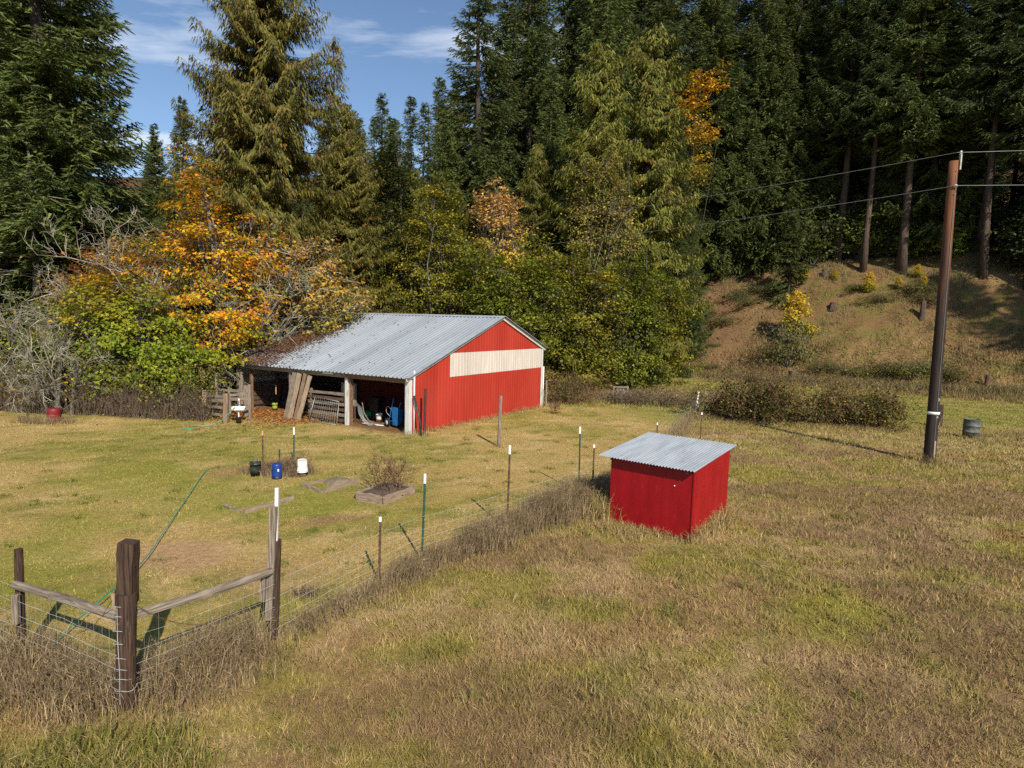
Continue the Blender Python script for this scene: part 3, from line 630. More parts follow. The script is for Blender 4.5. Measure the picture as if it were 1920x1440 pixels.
# corral of boards left of the barn
cr = thing('corral', 'small weathered board pen with tall posts beside the open barn', 'pen', (-12.6, 28.0, hz(-12.6, 28.0)))
def cpst(x, y, h, w, mt): 
    mb = MB(); mb.beam((x + 12.6, y - 28.0, -.2), (x + 12.6 + rnd.uniform(-.04, .04), y - 28.0, h), w, w, up=(0, 1, 0), jit=.008, seg=4, rng=rnd); mb.build('post', M[mt], cr)
CPS = [(-13.81, 28.04, 1.27, .19, 'wood_tan'), (-12.55, 27.33, 1.25, .19, 'wood_tan_dark'), (-11.75, 28.0, 1.6, .11, 'wood_grey'), (-13.9, 29.35, 1.95, .13, 'wood_grey'), (-13.0, 30.1, 1.95, .10, 'wood_grey'), (-12.25, 28.9, 1.45, .2, 'wood_grey'), (-13.2, 29.2, 1.3, .1, 'wood_grey')]
for c in CPS: cpst(*c)
def crail(a, b, zs, mt):
    for z in zs:
        mb = MB(); mb.beam((a[0] + 12.6, a[1] - 28.0, z), (b[0] + 12.6, b[1] - 28.0, z + rnd.uniform(-.06, .06)), .04, .12, jit=.01, seg=4, rng=rnd); mb.build('rail', M['wood_rail'], cr)
crail((-13.72, 28.05), (-12.6, 27.42), (.22, .55, .84, 1.03), 'wood_grey')
crail((-12.5, 27.42), (-11.8, 27.98), (.55, .98, 1.15), 'wood_grey')
crail((-13.85, 28.15), (-13.9, 29.25), (.3, .7, 1.05), 'wood_tan')
crail((-13.85, 29.35), (-12.3, 28.95), (.35, .75, 1.15), 'wood_tan')

# outdoor sink on a standpipe
sk = thing('outdoor_sink', 'white sink basin on a thin standpipe beside the board pen', 'sink', (-11.98, 27.3, hz(-11.98, 27.3)), .3)
mb = MB()
for (z, sx, sy) in ((.50, .12, .10), (.56, .24, .18), (.66, .27, .20), (.68, .28, .21), (.68, .25, .18), (.58, .20, .14)):
    mb.v += [(-sx, -sy, z), (sx, -sy, z), (sx, sy, z), (-sx, sy, z)]
for r in range(5):
    for a in range(4): mb.f.append((r*4 + a, r*4 + (a+1) % 4, r*4 + 4 + (a+1) % 4, r*4 + 4 + a))
mb.f += [(20, 21, 22, 23), (3, 2, 1, 0)]; mb.build('basin', M['ceramic'], sk)
MB().tube([(0, .02, -.1), (0, .02, .52)], .025, 8).build('standpipe', M['white_paint'], sk, True)
MB().tube([(.0, .22, -.1), (.0, .22, 1.02)], .022, 8).build('water_pipe', M['white_paint'], sk, True)
MB().tube([(.0, .22, .92), (.0, .06, .93), (.02, .02, .84)], .016, 6).build('tap', M['steel'], sk, True)
bucket('slop_bucket', M['black_plastic'], 'small black bucket under the outdoor sink', 'bucket', (-11.9, 27.1, hz(-11.9, 27.1)), h=.26, r0=.10, r1=.13)

# garden hoses, lying on the ground
def ground_tube(name, pts, r, mat, label, cat, lift=.02, n=6, step=14):
    P = [Vector(p) for p in pts]; out = []
    for i in range(len(P) - 1):
        for k in range(step):
            a, b, c, d = P[max(i-1, 0)], P[i], P[i+1], P[min(i+2, len(P)-1)]; t = k / step
            q = .5 * ((2 * b) + (c - a) * t + (2*a - 5*b + 4*c - d) * t*t + (3*b - a - 3*c + d) * t**3)
            out.append((q.x, q.y, hz(q.x, q.y) + lift + q.z))
    q = P[-1]; out.append((q.x, q.y, hz(q.x, q.y) + lift + q.z))
    o = MB().tube(out, r, n).build(name, mat, None, True); return tag(o, label, cat)
ground_tube('garden_hose', [(-6.45, 8.5, .0), (-6.5, 9.2, .10), (-6.62, 10.3, .10), (-6.9, 11.6, .07), (-7.35, 13.0, .06), (-7.95, 14.8, .04), (-9.0, 18.0, .02), (-9.2, 18.8, .0)], .010, M['hose'], 'teal hose trailing from the wire fence across the mown yard', 'hose')
ground_tube('garden_hose', [(-11.97, 27.1, .8), (-12.15, 26.9, .5), (-12.5, 26.5, .08), (-12.9, 25.8, .0), (-13.5, 25.3, 0)], .014, M['hose'], 'teal hose hanging from the white outdoor sink', 'hose')

# ------------------------------------------------------------------ red shed
sh = thing('red_shed', 'small dark red shed with a sloping corrugated tin roof', 'shed', (4.08, 13.62, 0), -.6695)
SD, SW = 2.21, 2.08
def wallboard(name, a, b, h0a, h1a, h1b, th=.03, n=(0, -1)):
    """plywood wall from a to b, its top running h1a to h1b"""
    mb = MB(); t = Vector((n[0], n[1], 0)) * th
    A, B = Vector((a[0], a[1], 0)), Vector((b[0], b[1], 0))
    q = [A + Vector((0, 0, h0a)), B + Vector((0, 0, h0a)), B + Vector((0, 0, h1b)), A + Vector((0, 0, h1a))]
    i = len(mb.v); mb.v += [tuple(p) for p in q] + [tuple(p - t) for p in q]
    mb.f += [(0, 1, 2, 3), (7, 6, 5, 4), (0, 4, 5, 1), (1, 5, 6, 2), (2, 6, 7, 3), (3, 7, 4, 0)]
    return mb.build(name, M['shed_red'], sh)
rz_ = lambda b: 1.60 + .085 * b
wallboard('front_wall', (-SW, 0), (0, 0), .02, rz_(0) - .02, rz_(0) - .02, n=(0, -1))
wallboard('side_wall', (0, .032), (0, SD * .52), .0, rz_(0) - .02, rz_(SD * .52) - .02, n=(1, 0))
wallboard('side_wall', (0, SD * .52 + .004), (0, SD), .0, rz_(SD * .52) - .02, rz_(SD) - .02, n=(1, 0))
wallboard('side_wall', (-SW, .032), (-SW, SD), .02, rz_(0) - .02, rz_(SD) - .02, n=(-1, 0))
wallboard('back_wall', (-SW + .034, SD), (-.034, SD), .02, rz_(SD) - .02, rz_(SD) - .02, n=(0, 1))
MB().box((.004, -.004, .77), (.028, .028, 1.52)).build('corner_strip', M['shed_red'], sh)
mb = MB(); pr = [(-2.34 + i * .0135, .012 * math.sin(i * .0135 * 2 * math.pi / .0762)) for i in range(182)]
sheet(mb, pr, [0, .33, .67, 1], lambda s, o, t: (s, -.20 + t * 2.66, rz_(-.20 + t * 2.66) + .03 + o + .006 * math.sin(t * 9 + s)))
mb.build('roof', M['galv_new'], sh, True)
for xx in (-2.0, -1.0, -.1):
    MB().beam((xx, -.16, rz_(-.16) - .02), (xx, SD + .2, rz_(SD + .2) - .02), .04, .07).build('rafter', M['wood_dark'], sh)
mb = MB(); mb.lathe([(0, .012), (.012, .010), (.016, 0)], n=8, axis=Matrix.Rotation(RAD(90), 3, 'X')); o = mb.build('bolt', M['white_paint'], sh); o.location = (-.44, -.006, 1.17)
MB().box((-1.0, 1.1, -.04), (2.0, 2.1, .14)).build('skid', M['wood_dark'], sh)

# ------------------------------------------------------------------ utility pole and lines
PX, PY = 15.32, 22.59
up = thing('utility_pole', 'tall dark creosoted utility pole standing in the rough meadow', 'utility pole', (PX, PY, hz(PX, PY)))
def pz(t): return (-.14 * t, 0, -.4 + t * 11.1)
MB().tube([pz(t) for t in np.linspace(0, 1, 16)], [.205 - .062 * t for t in np.linspace(0, 1, 16)], 16, True, .02, rnd).build('pole_shaft', M['pole'], up, True)
mb = MB(); mb.lathe([(.199, 1.80), (.203, 1.80), (.203, 1.90), (.199, 1.90)], n=18); o = mb.build('tag_band', M['white_paint'], up, True); o.location = (-.02, 0, 0)
MB().box((.0, -.205, 1.72), (.06, .012, .07)).build('tag_plate', M['steel'], up)
MB().tube([(-.01, -.206, .0), (-.05, -.19, 4.0), (-.10, -.172, 8.0), (-.12, -.16, 10.2)], .008, 5, False).build('ground_wire', M['cable'], up, True)
MB().box((-.005, -.212, 2.35), (.05, .012, .11)).build('tag_plate', M['steel'], up)
for zz in (9.55, 9.82, 10.35): MB().tube([(-.128, -.20, zz), (-.128, .20, zz)], .014, 6).build('bolt', M['steel'], up)
MB().beam((.02, -.212, .15), (.01, -.206, .85), .05, .02).build('ground_strip', M['wood_tan'], up)
mb = MB(); mb.box((.04, -.06, 10.65), (.05, .10, .5)); mb.build('bracket', M['steel'], up)
MB().lathe([(0, 0), (.03, 0), (.055, .03), (.03, .05), (.055, .08), (.03, .10), (.045, .13), (0, .15)], n=12).build('insulator', M['porcelain'], up, True, loc=(.04, -.06, 10.90))
MB().lathe([(0, 0), (.05, 0), (.06, .04), (.04, .07), (.06, .10), (.0, .14)], n=12, axis=Matrix.Rotation(RAD(90), 3, 'X')).build('insulator', M['porcelain'], up, True, loc=(-.13, -.12, 9.82))
def cable(a, b, sagd, r, label):
    a, b = Vector(a), Vector(b); pts = []
    for i in range(25):
        t = i / 24; p = a.lerp(b, t); p.z -= sagd * 4 * t * (1 - t); pts.append(p)
    tag(MB().tube(pts, r, 5, False).build('power_line', M['cable'], None, True), label, 'power line')
cable((PX - .10, PY - .06, 10.98), (-22, 73, 13.6), .9, .010, 'upper thin line from the pole top into the cedars')
cable((PX - .13, PY - .26, 9.82), (-22, 72, 11.4), .9, .010, 'lower thin line from the pole side into the cedars')
cable((PX - .10, PY - .06, 10.98), (60, 8, 12.2), .6, .010, 'upper thin line from the pole top towards the dark tall firs')
cable((PX - .13, PY - .26, 9.82), (60, 7.5, 10.6), .6, .010, 'lower thin line from the pole side towards the dark tall firs')
wood_post('fence_post', 'short thick wooden post behind the utility pole', 21.6, 31.4, 1.1, .13, 'wood_brown', (.02, 0))
bl = thing('burn_barrel', 'grey-green ribbed steel drum in the long grass behind the pole', 'drum', (20.9, 28.2, hz(20.9, 28.2)))
MB().lathe([(0, .02), (.33, .02), (.33, .3), (.35, .31), (.35, .33), (.33, .34), (.33, .58), (.35, .59), (.35, .61), (.33, .62), (.33, .86), (.345, .87), (.345, .89), (.31, .89), (.31, .1), (0, .1)], n=24).build('drum', M['barrel'], bl, True)

# ------------------------------------------------------------------ wire fence with corner brace
fn = thing('wire_fence', 'woven wire fence with braced corner post and steel stakes', 'fence', (-4.6, 7.2, hz(-4.6, 7.2)))
FO = Vector((-4.6, 7.2, hz(-4.6, 7.2)))
def fpart(mb, name, mat, smooth=False): return mb.build(name, mat, fn, smooth, loc=-FO)
def fpost(x, y, h, r, mat, lean=(0, 0), top=0.93, name='post'):
    z0 = hz(x, y); mb = MB(); pts = [(x + lean[0] * t, y + lean[1] * t, z0 - .3 + (h + .3) * t) for t in (0, .12, .3, .5, .7, .9, 1)]
    mb.tube(pts, [r * a for a in (1.05, 1.03, 1.0, .99, .98, .97, .95)], 14, True, .045, rnd); fpart(mb, name, mat)
cpz = lambda t: (-4.59 + .09 * t, 7.19, hz(-4.6, 7.2) + 2.06 * t)
MB_ = MB(); MB_.tube([cpz(t) for t in (-.12, .1, .3, .5, .70)], [.112, .110, .108, .107, .106], 14, True, .04, rnd); fpart(MB_, 'corner_post', M['wood_brown'])
MB_ = MB(); MB_.beam((-4.545, 7.215, 1.30), (-4.50, 7.215, 2.06), .185, .16, up=(0, 1, 0), jit=.007, seg=5, rng=rnd); o = fpart(MB_, 'post_extension', M['wood_brown'])
fpost(-6.65, 8.20, 1.55, .055, M['wood_brown'], (.04, 0))
fpost(-3.48, 8.94, 1.52, .075, M['wood_brown'], (.08, 0))
MB_ = MB(); MB_.beam((-3.50, 8.86, .3), (-3.405, 8.86, 2.02), .10, .06, up=(0, 1, 0), jit=.004, seg=4, rng=rnd); fpart(MB_, 'post_extension', M['wood_grey'])
MB_ = MB(); MB_.beam((-3.40, 8.90, 1.2), (-3.375, 8.92, 2.28), .045, .04, up=(0, 1, 0)); fpart(MB_, 'white_stake', M['white_paint'])
MB_ = MB(); MB_.beam((-3.56, 8.80, .62), (-3.54, 8.80, 1.0), .07, .07, up=(0, 1, 0), jit=.005, seg=2, rng=rnd); fpart(MB_, 'block', M['wood_grey'])
MB_ = MB(); MB_.beam((-6.60, 8.08, .55), (-6.59, 8.08, .96), .08, .05, up=(0, 1, 0), jit=.005, seg=2, rng=rnd); fpart(MB_, 'block', M['wood_grey'])
MB_ = MB(); MB_.tube([(-6.62, 8.12, 1.08), (-5.6, 7.72, 1.07), (-4.68, 7.26, 1.10)], [.055, .057, .055], 10, True, .06, rnd); fpart(MB_, 'rail', M['wood_rail'])
MB_ = MB(); MB_.tube([(-4.50, 7.25, 1.13), (-3.95, 8.05, 1.08), (-3.44, 8.83, 1.06)], [.055, .057, .055], 10, True, .06, rnd); fpart(MB_, 'rail', M['wood_rail'])
MB_ = MB(); MB_.beam((-5.25, 8.2, .05), (-5.36, 8.2, .95), .045, .03, up=(0, 1, 0), jit=.004, seg=3, rng=rnd); fpart(MB_, 'stay', M['wood_tan'])
# steel stakes
def tstake(x, y, h, mat, tip=M['white_paint'], tl=.20, lean=(0, 0), add=None):
    z0 = hz(x, y); mb = MB(); a = Vector((x, y, z0 - .2)); b = Vector((x + lean[0], y + lean[1], z0 + h - tl)); c = Vector((x + lean[0] * 1.03, y + lean[1], z0 + h))
    def tee(mb, p, q):
        mb.beam(p, q, .045, .012, up=(0, 1, 0)); mb.beam(p + Vector((0, .02, 0)), q + Vector((0, .02, 0)), .010, .034, up=(0, 1, 0))
    tee(mb, a, b)
    zz = .2
    while zz < h - tl: mb.box((x + lean[0] * zz / h, y - .010, z0 + zz), (.024, .012, .018)); zz += .085
    mb2 = MB(); tee(mb2, b, c)
    return mb, mb2, mat, tip
for (x, y, h, mt, lean) in ((-2.33, 11.01, 1.22, 'rust', (.02, 0)), (-1.71, 12.08, 1.76, 'post_green', (.05, 0)), (-.03, 13.96, 1.97, 'rust', (.02, 0)), (1.96, 17.26, 1.9, 'post_green', (-.03, 0)), (2.27, 16.76, 1.5, 'rust', (0, 0)), (5.54, 23.51, 1.1, 'rust', (0, 0)), (7.21, 23.6, 1.5, 'rust', (.02, 0))):
    a, b, mt, tip = tstake(x, y, h, M[mt], lean=lean, tl=.09 if mt == 'rust' and h < 1.9 else .2)
    o = fpart(a, 'steel_stake', mt); t = b.build('white_tip', M['white_paint'], o)
# woven wire: horizontal strands and stays
def weave(p, q, h=1.12, zs=(.06, .16, .27, .39, .53, .69, .88, 1.10), dx=.16, lean=0.0, r=.0022, bow=.05, skip=0):
    mb = MB(); p, q = Vector((p[0], p[1], 0)), Vector((q[0], q[1], 0)); L_ = (q - p).length; nrm = Vector((-(q - p).y, (q - p).x, 0)).normalized()
    off = lambda t, z: nrm * (math.sin(t * math.pi) * bow * (1 - z / h * .5) + lean * z)
    for z in zs:
        pts = []
        for i in range(9):
            t = i / 8; c = p.lerp(q, t) + off(t, z); c.z = hz(c.x, c.y) + z + rnd.uniform(-.012, .012) - math.sin(t * math.pi) * .03; pts.append(c)
        mb.tube(pts, r, 3, False)
    n = int(L_ / dx)
    for i in range(1, n):
        t = i / n; a = p.lerp(q, t); pts = []
        for z in (zs[0], (zs[0] + zs[-1]) / 2, zs[-1]):
            c = a + off(t, z); c.z = hz(c.x, c.y) + z - math.sin(t * math.pi) * .03; c.x += rnd.uniform(-.01, .01); pts.append(c)
        mb.tube(pts, r * .9, 3, False)
    fpart(mb, 'wire_mesh', M['wire'])
runs = [(-9.8, 9.68), (-6.68, 8.10), (-4.62, 7.07), (-3.42, 8.85), (-2.33, 10.95), (-1.71, 12.02), (-.03, 13.9), (2.27, 16.70), (5.54, 23.45), (10.0, 33.8)]
for i in range(len(runs) - 1): weave(runs[i], runs[i + 1], h=1.12 if i < 3 else .95, zs=(.06, .16, .27, .39, .53, .69, .88, 1.10) if i < 3 else (.05, .18, .32, .48, .66, .92), lean=.04 * math.sin(i * 2.1), r=.0017 if i < 3 else (.0022 if i < 7 else .0012), dx=.16 if i < 7 else .34)
# collar of wire at the corner post and a barbed strand each way
mb = MB()
for z in (.25, .40, .52, .66, .84, 1.0, 1.18, 1.30):
    mb.tube([(-4.58 + .113 * math.cos(a), 7.19 + .113 * math.sin(a), hz(-4.6, 7.2) + z + .015 * math.sin(3 * a)) for a in np.linspace(0, 2 * math.pi, 15)], .0035, 3, False)
mb.tube([(-4.58, 7.075, 1.3), (-4.585, 7.072, .9), (-4.575, 7.07, .5), (-4.585, 7.07, .1)], .003, 3, False)
fpart(mb, 'wire_wrap', M['wire'])
mb = MB()
for (a, b) in (((-4.66, 7.12, 1.38), (-5.55, 7.75, .62)), ((-4.48, 7.14, 1.36), (-3.85, 7.75, .78))):
    a, b = Vector(a), Vector(b); pts = [a.lerp(b, t) - Vector((0, 0, .10 * math.sin(math.pi * t))) for t in np.linspace(0, 1, 9)]
    mb.tube(pts, .004, 4, False)
    for t in np.linspace(.05, .95, 10):
        c = a.lerp(b, t) - Vector((0, 0, .10 * math.sin(math.pi * t))); mb.tube([c + Vector((.015, .01, .018)), c - Vector((.015, .01, .018))], .003, 3, False)
fpart(mb, 'barbed_wire', M['rust'])

# loose posts in the yard
def stake_thing(x, y, h, mat, tipmat, label, tl=.2, lean=(0, 0)):
    t = thing('steel_stake', label, 'stake', (x, y, hz(x, y)))
    a, b, _, _ = tstake(x, y, h, mat, lean=lean, tl=tl)
    P = -Vector((x, y, hz(x, y)))
    a.build('shaft', mat, t, loc=P); b.build('tip', tipmat, t, loc=P)
stake_thing(-7.69, 19.19, 1.16, M['rust'], M['orange_paint'], 'rusty stake with faded orange tip behind the black bucket', .14)
stake_thing(-7.01, 20.0, 1.16, M['post_green'], M['white_paint'], 'green steel stake with white tip behind the white bucket', .24, (.01, 0))
stake_thing(-7.25, 19.4, .55, M['post_green'], M['post_green'], 'short all-green stake behind the blue jug', .05)
bucket('bucket', M['black_scuffed'], 'scuffed black bucket among dry weeds in the yard', 'bucket', (-7.54, 18.25, hz(-7.54, 18.25)), h=.42, r0=.13, r1=.16, rz=.4)
jg = thing('blue_jug', 'blue plastic jug with a black base among dry weeds in the yard', 'jug', (-6.80, 17.97, hz(-6.8, 17.97)))
MB().lathe([(0, .07), (.145, .07), (.145, .09), (.138, .12), (.138, .40), (.125, .44), (.09, .455), (0, .455)], n=22).build('body', M['blue_plastic'], jg, True)
MB().lathe([(0, 0), (.14, 0), (.148, .02), (.148, .07), (0, .07)], n=18).build('base_ring', M['black_plastic'], jg, True)
MB().box((.085, -.112, .27), (.04, .012, .07), rz=.65).build('sticker', M['white_paint'], jg)
sp = thing('stump_block', 'small wooden block under the white upturned bucket', 'block', (-6.18, 18.35, hz(-6.18, 18.35)))
MB().tube([(0, 0, -.05), (0, 0, .10), (.01, 0, .14)], [.12, .11, .10], 10, True, .08, rnd).build('log', M['stump'], sp)
bucket('bucket', M['white_plastic'], 'white bucket upturned on a block in the yard', 'bucket', (-6.18, 18.35, hz(-6.18, 18.35) + .135), h=.37, flip=True, r0=.13, r1=.155)

def bed(label, boards, h, th=.05):
    b0 = boards[0][0]; o = thing('garden_bed', label, 'garden bed', (b0[0], b0[1], hz(*b0)))
    for (a, b, hh) in boards:
        A_ = Vector((a[0] - b0[0], a[1] - b0[1], hh / 2 - .03)); B_ = Vector((b[0] - b0[0], b[1] - b0[1], hh / 2 - .03))
        MB().beam(A_, B_, th, hh, jit=.009, seg=6, rng=rnd).build('board', M['bed_wood'], o)
    return o
bed('collapsed bed edging of two low boards sunk in the grass', [((-7.03, 15.11), (-6.36, 14.6), .10), ((-6.30, 14.57), (-5.56, 15.82), .15)], .14)
bed('low open garden bed of grey boards with grass inside', [((-5.82, 17.18), (-5.03, 16.52), .14), ((-4.97, 16.5), (-4.35, 17.75), .17), ((-5.80, 17.25), (-5.40, 17.72), .10)], .15)
b3 = bed('raised garden bed with tall boards and a dry shrub in it', [((-3.98, 15.97), (-3.25, 15.62), .27), ((-3.20, 15.63), (-2.58, 16.72), .25), ((-4.02, 16.03), (-3.42, 17.08), .24), ((-3.40, 17.12), (-2.62, 16.77), .24)], .26)
mb = MB(); mb.v += [(.02, .04, .17), (.74, -.30, .16), (1.36, .76, .17), (.58, 1.08, .18), (.68, .4, .24)]; mb.f += [(0, 1, 4), (1, 2, 4), (2, 3, 4), (3, 0, 4)]; mb.build('soil', M['soil'], b3)
o = MB().lathe([(0, .10), (.18, .095), (.34, .06), (.42, .0), (.44, -.04)], n=12).build('soil_mound', M['stone'], None, True, loc=(-4.95, 17.75, hz(-4.95, 17.75))); tag(o, 'low brown mound of soil behind the low open garden bed', 'mound')

# pallet, white stake, little pen frame behind the yard
pl = thing('wooden_pallet', 'broken pallet frame propped upright in the grass past the barn', 'pallet', (6.55, 37.6, hz(6.55, 37.6)), -.1)
for x0 in (-.42, .42): MB().beam((x0 - .05, 0, 0), (x0 + .02, .12, .95), .08, .05, jit=.006, seg=3, rng=rnd).build('stile', M['wood_grey'], pl)
for x0 in (-.15, .05, .2): MB().beam((x0 - .04, .05, .02), (x0, .15, .88), .12, .02, jit=.006, seg=3, rng=rnd).build('slat', M['wood_grey'], pl)
MB().beam((-.46, .10, .93), (.48, .10, .95), .05, .09, jit=.006, seg=3, rng=rnd).build('top_rail', M['wood_grey'], pl)
MB().beam((-.46, .02, .08), (.42, .02, .08), .05, .09, jit=.006, seg=3, rng=rnd).build('bottom_rail', M['wood_dark'], pl)
o = MB().tube([(9.98, 33.9, -.1), (10.18, 33.95, 1.18)], .045, 8).build('white_stake', M['white_paint'], None, True); tag(o, 'leaning white stake at the edge of the brambles', 'stake')
wood_post('wooden_stake', 'thin tan stake leaning behind the white one', 10.22, 34.05, .75, .05, 'wood_tan', (-.02, 0), True, 'stake')
pf = thing('wire_pen', 'small pen of grey pipe and wire half lost in brambles', 'pen', (11.6, 34.4, hz(11.6, 34.4)), -.15)
MB().tube([(-.9, 0, 1.25), (1.0, -.3, 1.12)], .02, 6).build('pipe', M['steel'], pf, True)
for (x0, y0, h) in ((-.9, 0, 1.4), (1.0, -.3, 1.15), (-.2, -.12, 1.2)): MB().tube([(x0, y0, -.1), (x0, y0, h)], .02, 6).build('pipe', M['steel'], pf, True)
mb = MB()
for i in range(16): mb.tube([(-.9 + i * .127, -.0 - .02 * i, .02), (-.9 + i * .127, -.02 * i, 1.2)], .004, 3, False)
for z in (.3, .6, .9): mb.tube([(-.9, 0, z), (1.0, -.3, z - .04)], .004, 3, False)
mb.build('wire_panel', M['wire'], pf)
wood_post('thin_stake', 'thin tan stake leaning by the wire beyond the shed', 7.9, 24.8, .85, .018, 'wood_tan', (.28, .1), False, 'stake')
# rail fence and a red drum in the undergrowth on the left
rf = thing('rail_fence', 'old mossy rail fence in the undergrowth under the maples', 'fence', (-19, 28.3, 0))
for (x, h) in ((-22.5, .9), (-19.5, 1.0), (-17.2, .95), (-15.4, .9)):
    MB().beam((x + 19, 0.1 - (x + 19) * .05, -.2), (x + 19.03, 0.1 - (x + 19) * .05, h), .13, .12, up=(0, 1, 0), jit=.01, seg=3, rng=rnd).build('post', M['wood_grey'], rf)
for (a, b, z) in ((-22.6, -19.4, .72), (-19.6, -16.6, .74), (-19.5, -17.0, .38)):
    MB().beam((a + 19, 0.0 - (a + 19) * .05, z), (b + 19, -(b + 19) * .05, z + .05), .05, .11, jit=.012, seg=4, rng=rnd).build('rail', M['wood_dark'], rf)
rd = thing('red_drum', 'faded red plastic drum standing in weeds under the bare lichen tree', 'drum', (-19.45, 26.4, hz(-19.45, 26.4)), .3); rd.scale = (.82, .82, .82)
MB().lathe([(0, .0), (.30, .0), (.31, .03), (.31, .28), (.30, .30), (.31, .32), (.31, .60), (.29, .66), (.0, .66)], n=22).build('body', M['red_plastic'], rd, True)
MB().lathe([(.31, .24), (.318, .25), (.318, .35), (.31, .36)], n=22).build('hoop', M['red_plastic'], rd, True)
MB().lathe([(.06, .66), (.06, .70), (0, .70)], n=12).build('bung', M['black_plastic'], rd, True)
# stumps and stubs on the slope
for (x, y, h, r, lb) in ((32.5, 66.9, .55, .30, 'dark cut stump high on the dry slope'), (31.4, 62.3, .5, .34, 'low dark stump in the middle of the dry slope'), (36.9, 57.2, 1.5, .22, 'tall pale stump on the slope behind the utility pole'), (24.4, 54.6, .9, .34, 'squat red-brown stump above the brambles')):
    t = thing('tree_stump', lb, 'stump', (x, y, hz(x, y)))
    MB().tube([(0, 0, -.3), (0, 0, .1), (.02, 0, h * .6), (.03, .01, h)], [r * 1.5, r * 1.2, r, r * .96], 12, True, .10, rnd).build('trunk', M['stump'], t)
    MB().lathe([(0, .012), (r * .8, .008), (r * .86, 0)], n=12).build('cut_face', M['wood_tan'], t, loc=(.03, .01, h))
for (x, y) in ((35.1, 49.2), (36.7, 48.4)): wood_post('fence_stub', 'short dark fence stub in the dry grass at the slope foot', x, y, .85, .16, 'wood_dark', (.03, 0), False, 'post', 'fence stubs at the slope foot')
wood_post('thin_stake', 'thin pale stake at the foot of the dry slope', 16.2, 57.5, 1.5, .05, 'wood_tan', (0, 0), False, 'stake')

# ------------------------------------------------------------------ vegetation generators (numpy)
def unit(a): return a / np.maximum(np.linalg.norm(a, axis=-1, keepdims=True), 1e-9)
LEAF = {  # outline in (across, along), triangles
    'tri': (np.array([(-.5, 0), (.5, 0), (0, 1)]), [(0, 1, 2)]),
    'diamond': (np.array([(0, 0), (.5, .45), (0, 1), (-.5, .45)]), [(0, 1, 2), (0, 2, 3)]),
    'palm': (np.array([(0, 0), (.62, .28), (.22, .42), (0, 1.0), (-.22, .42), (-.62, .28)]), [(0, 1, 2), (0, 2, 4), (2, 3, 4), (0, 4, 5)]),
}
def leaves(P, U, W, size, shape, aspect, col):
    """one flat leaf per row: base P, along U, across W"""
    T, tri = LEAF[shape]; k = len(T); n = len(P)
    size = np.broadcast_to(np.asarray(size, float), (n,))
    V = P[:, None, :] + (U * size[:, None])[:, None, :] * T[None, :, 1, None] + (W * (size * aspect)[:, None])[:, None, :] * T[None, :, 0, None]
    F = (np.arange(n) * k)[:, None, None] + np.array(tri)[None]
    return V.reshape(-1, 3), F.reshape(-1, 3), np.repeat(col, k, axis=0)
class Soup:
    def __init__(s): s.V = []; s.F = []; s.C = []; s.n = 0
    def add(s, V, F, C): s.V.append(V); s.F.append(F + s.n); s.C.append(C); s.n += len(V)
    def mesh(s, name, mat): return tri_mesh(name, np.concatenate(s.V), np.concatenate(s.F), mat, np.concatenate(s.C))
def frame(rng, D, roll=None):
    """random across-vectors for directions D"""
    A = unit(np.cross(D, rng.normal(size=D.shape))); return A
def segs_mesh(name, S, mat, n=3, col=None):
    """tapered prisms along segments: rows p0(3) p1(3) r0 r1"""
    S = np.asarray(S, float); p0, p1 = S[:, :3], S[:, 3:6]; d = unit(p1 - p0)
    ref = np.where(np.abs(d[:, 2:3]) > .9, np.array([[1., 0, 0]]), np.array([[0, 0, 1.]]))
    a = unit(np.cross(d, ref)); b = np.cross(a, d); m = len(S); rings = []
    for (p, r) in ((p0, S[:, 6]), (p1, S[:, 7])):
        for k in range(n):
            t = 2 * math.pi * k / n; rings.append(p + a * (math.cos(t) * r)[:, None] + b * (math.sin(t) * r)[:, None])
    V = np.stack(rings, 1).reshape(-1, 3); F = []
    for k in range(n):
        k2 = (k + 1) % n; F += [(k, k2, n + k2), (k, n + k2, n + k)]
    F = (np.arange(m) * 2 * n)[:, None, None] + np.array(F)[None]
    return tri_mesh(name, V, F.reshape(-1, 3), mat, None, n > 4)
def jitter_col(rng, cols, n, w=None, amp=.18):
    cols = np.array(cols, float); i = rng.choice(len(cols), n, p=w); c = cols[i]
    return np.clip(c * (1 + rng.normal(0, amp, (n, 1))) * (1 + rng.normal(0, amp * .15, (n, 3))), .004, .9)

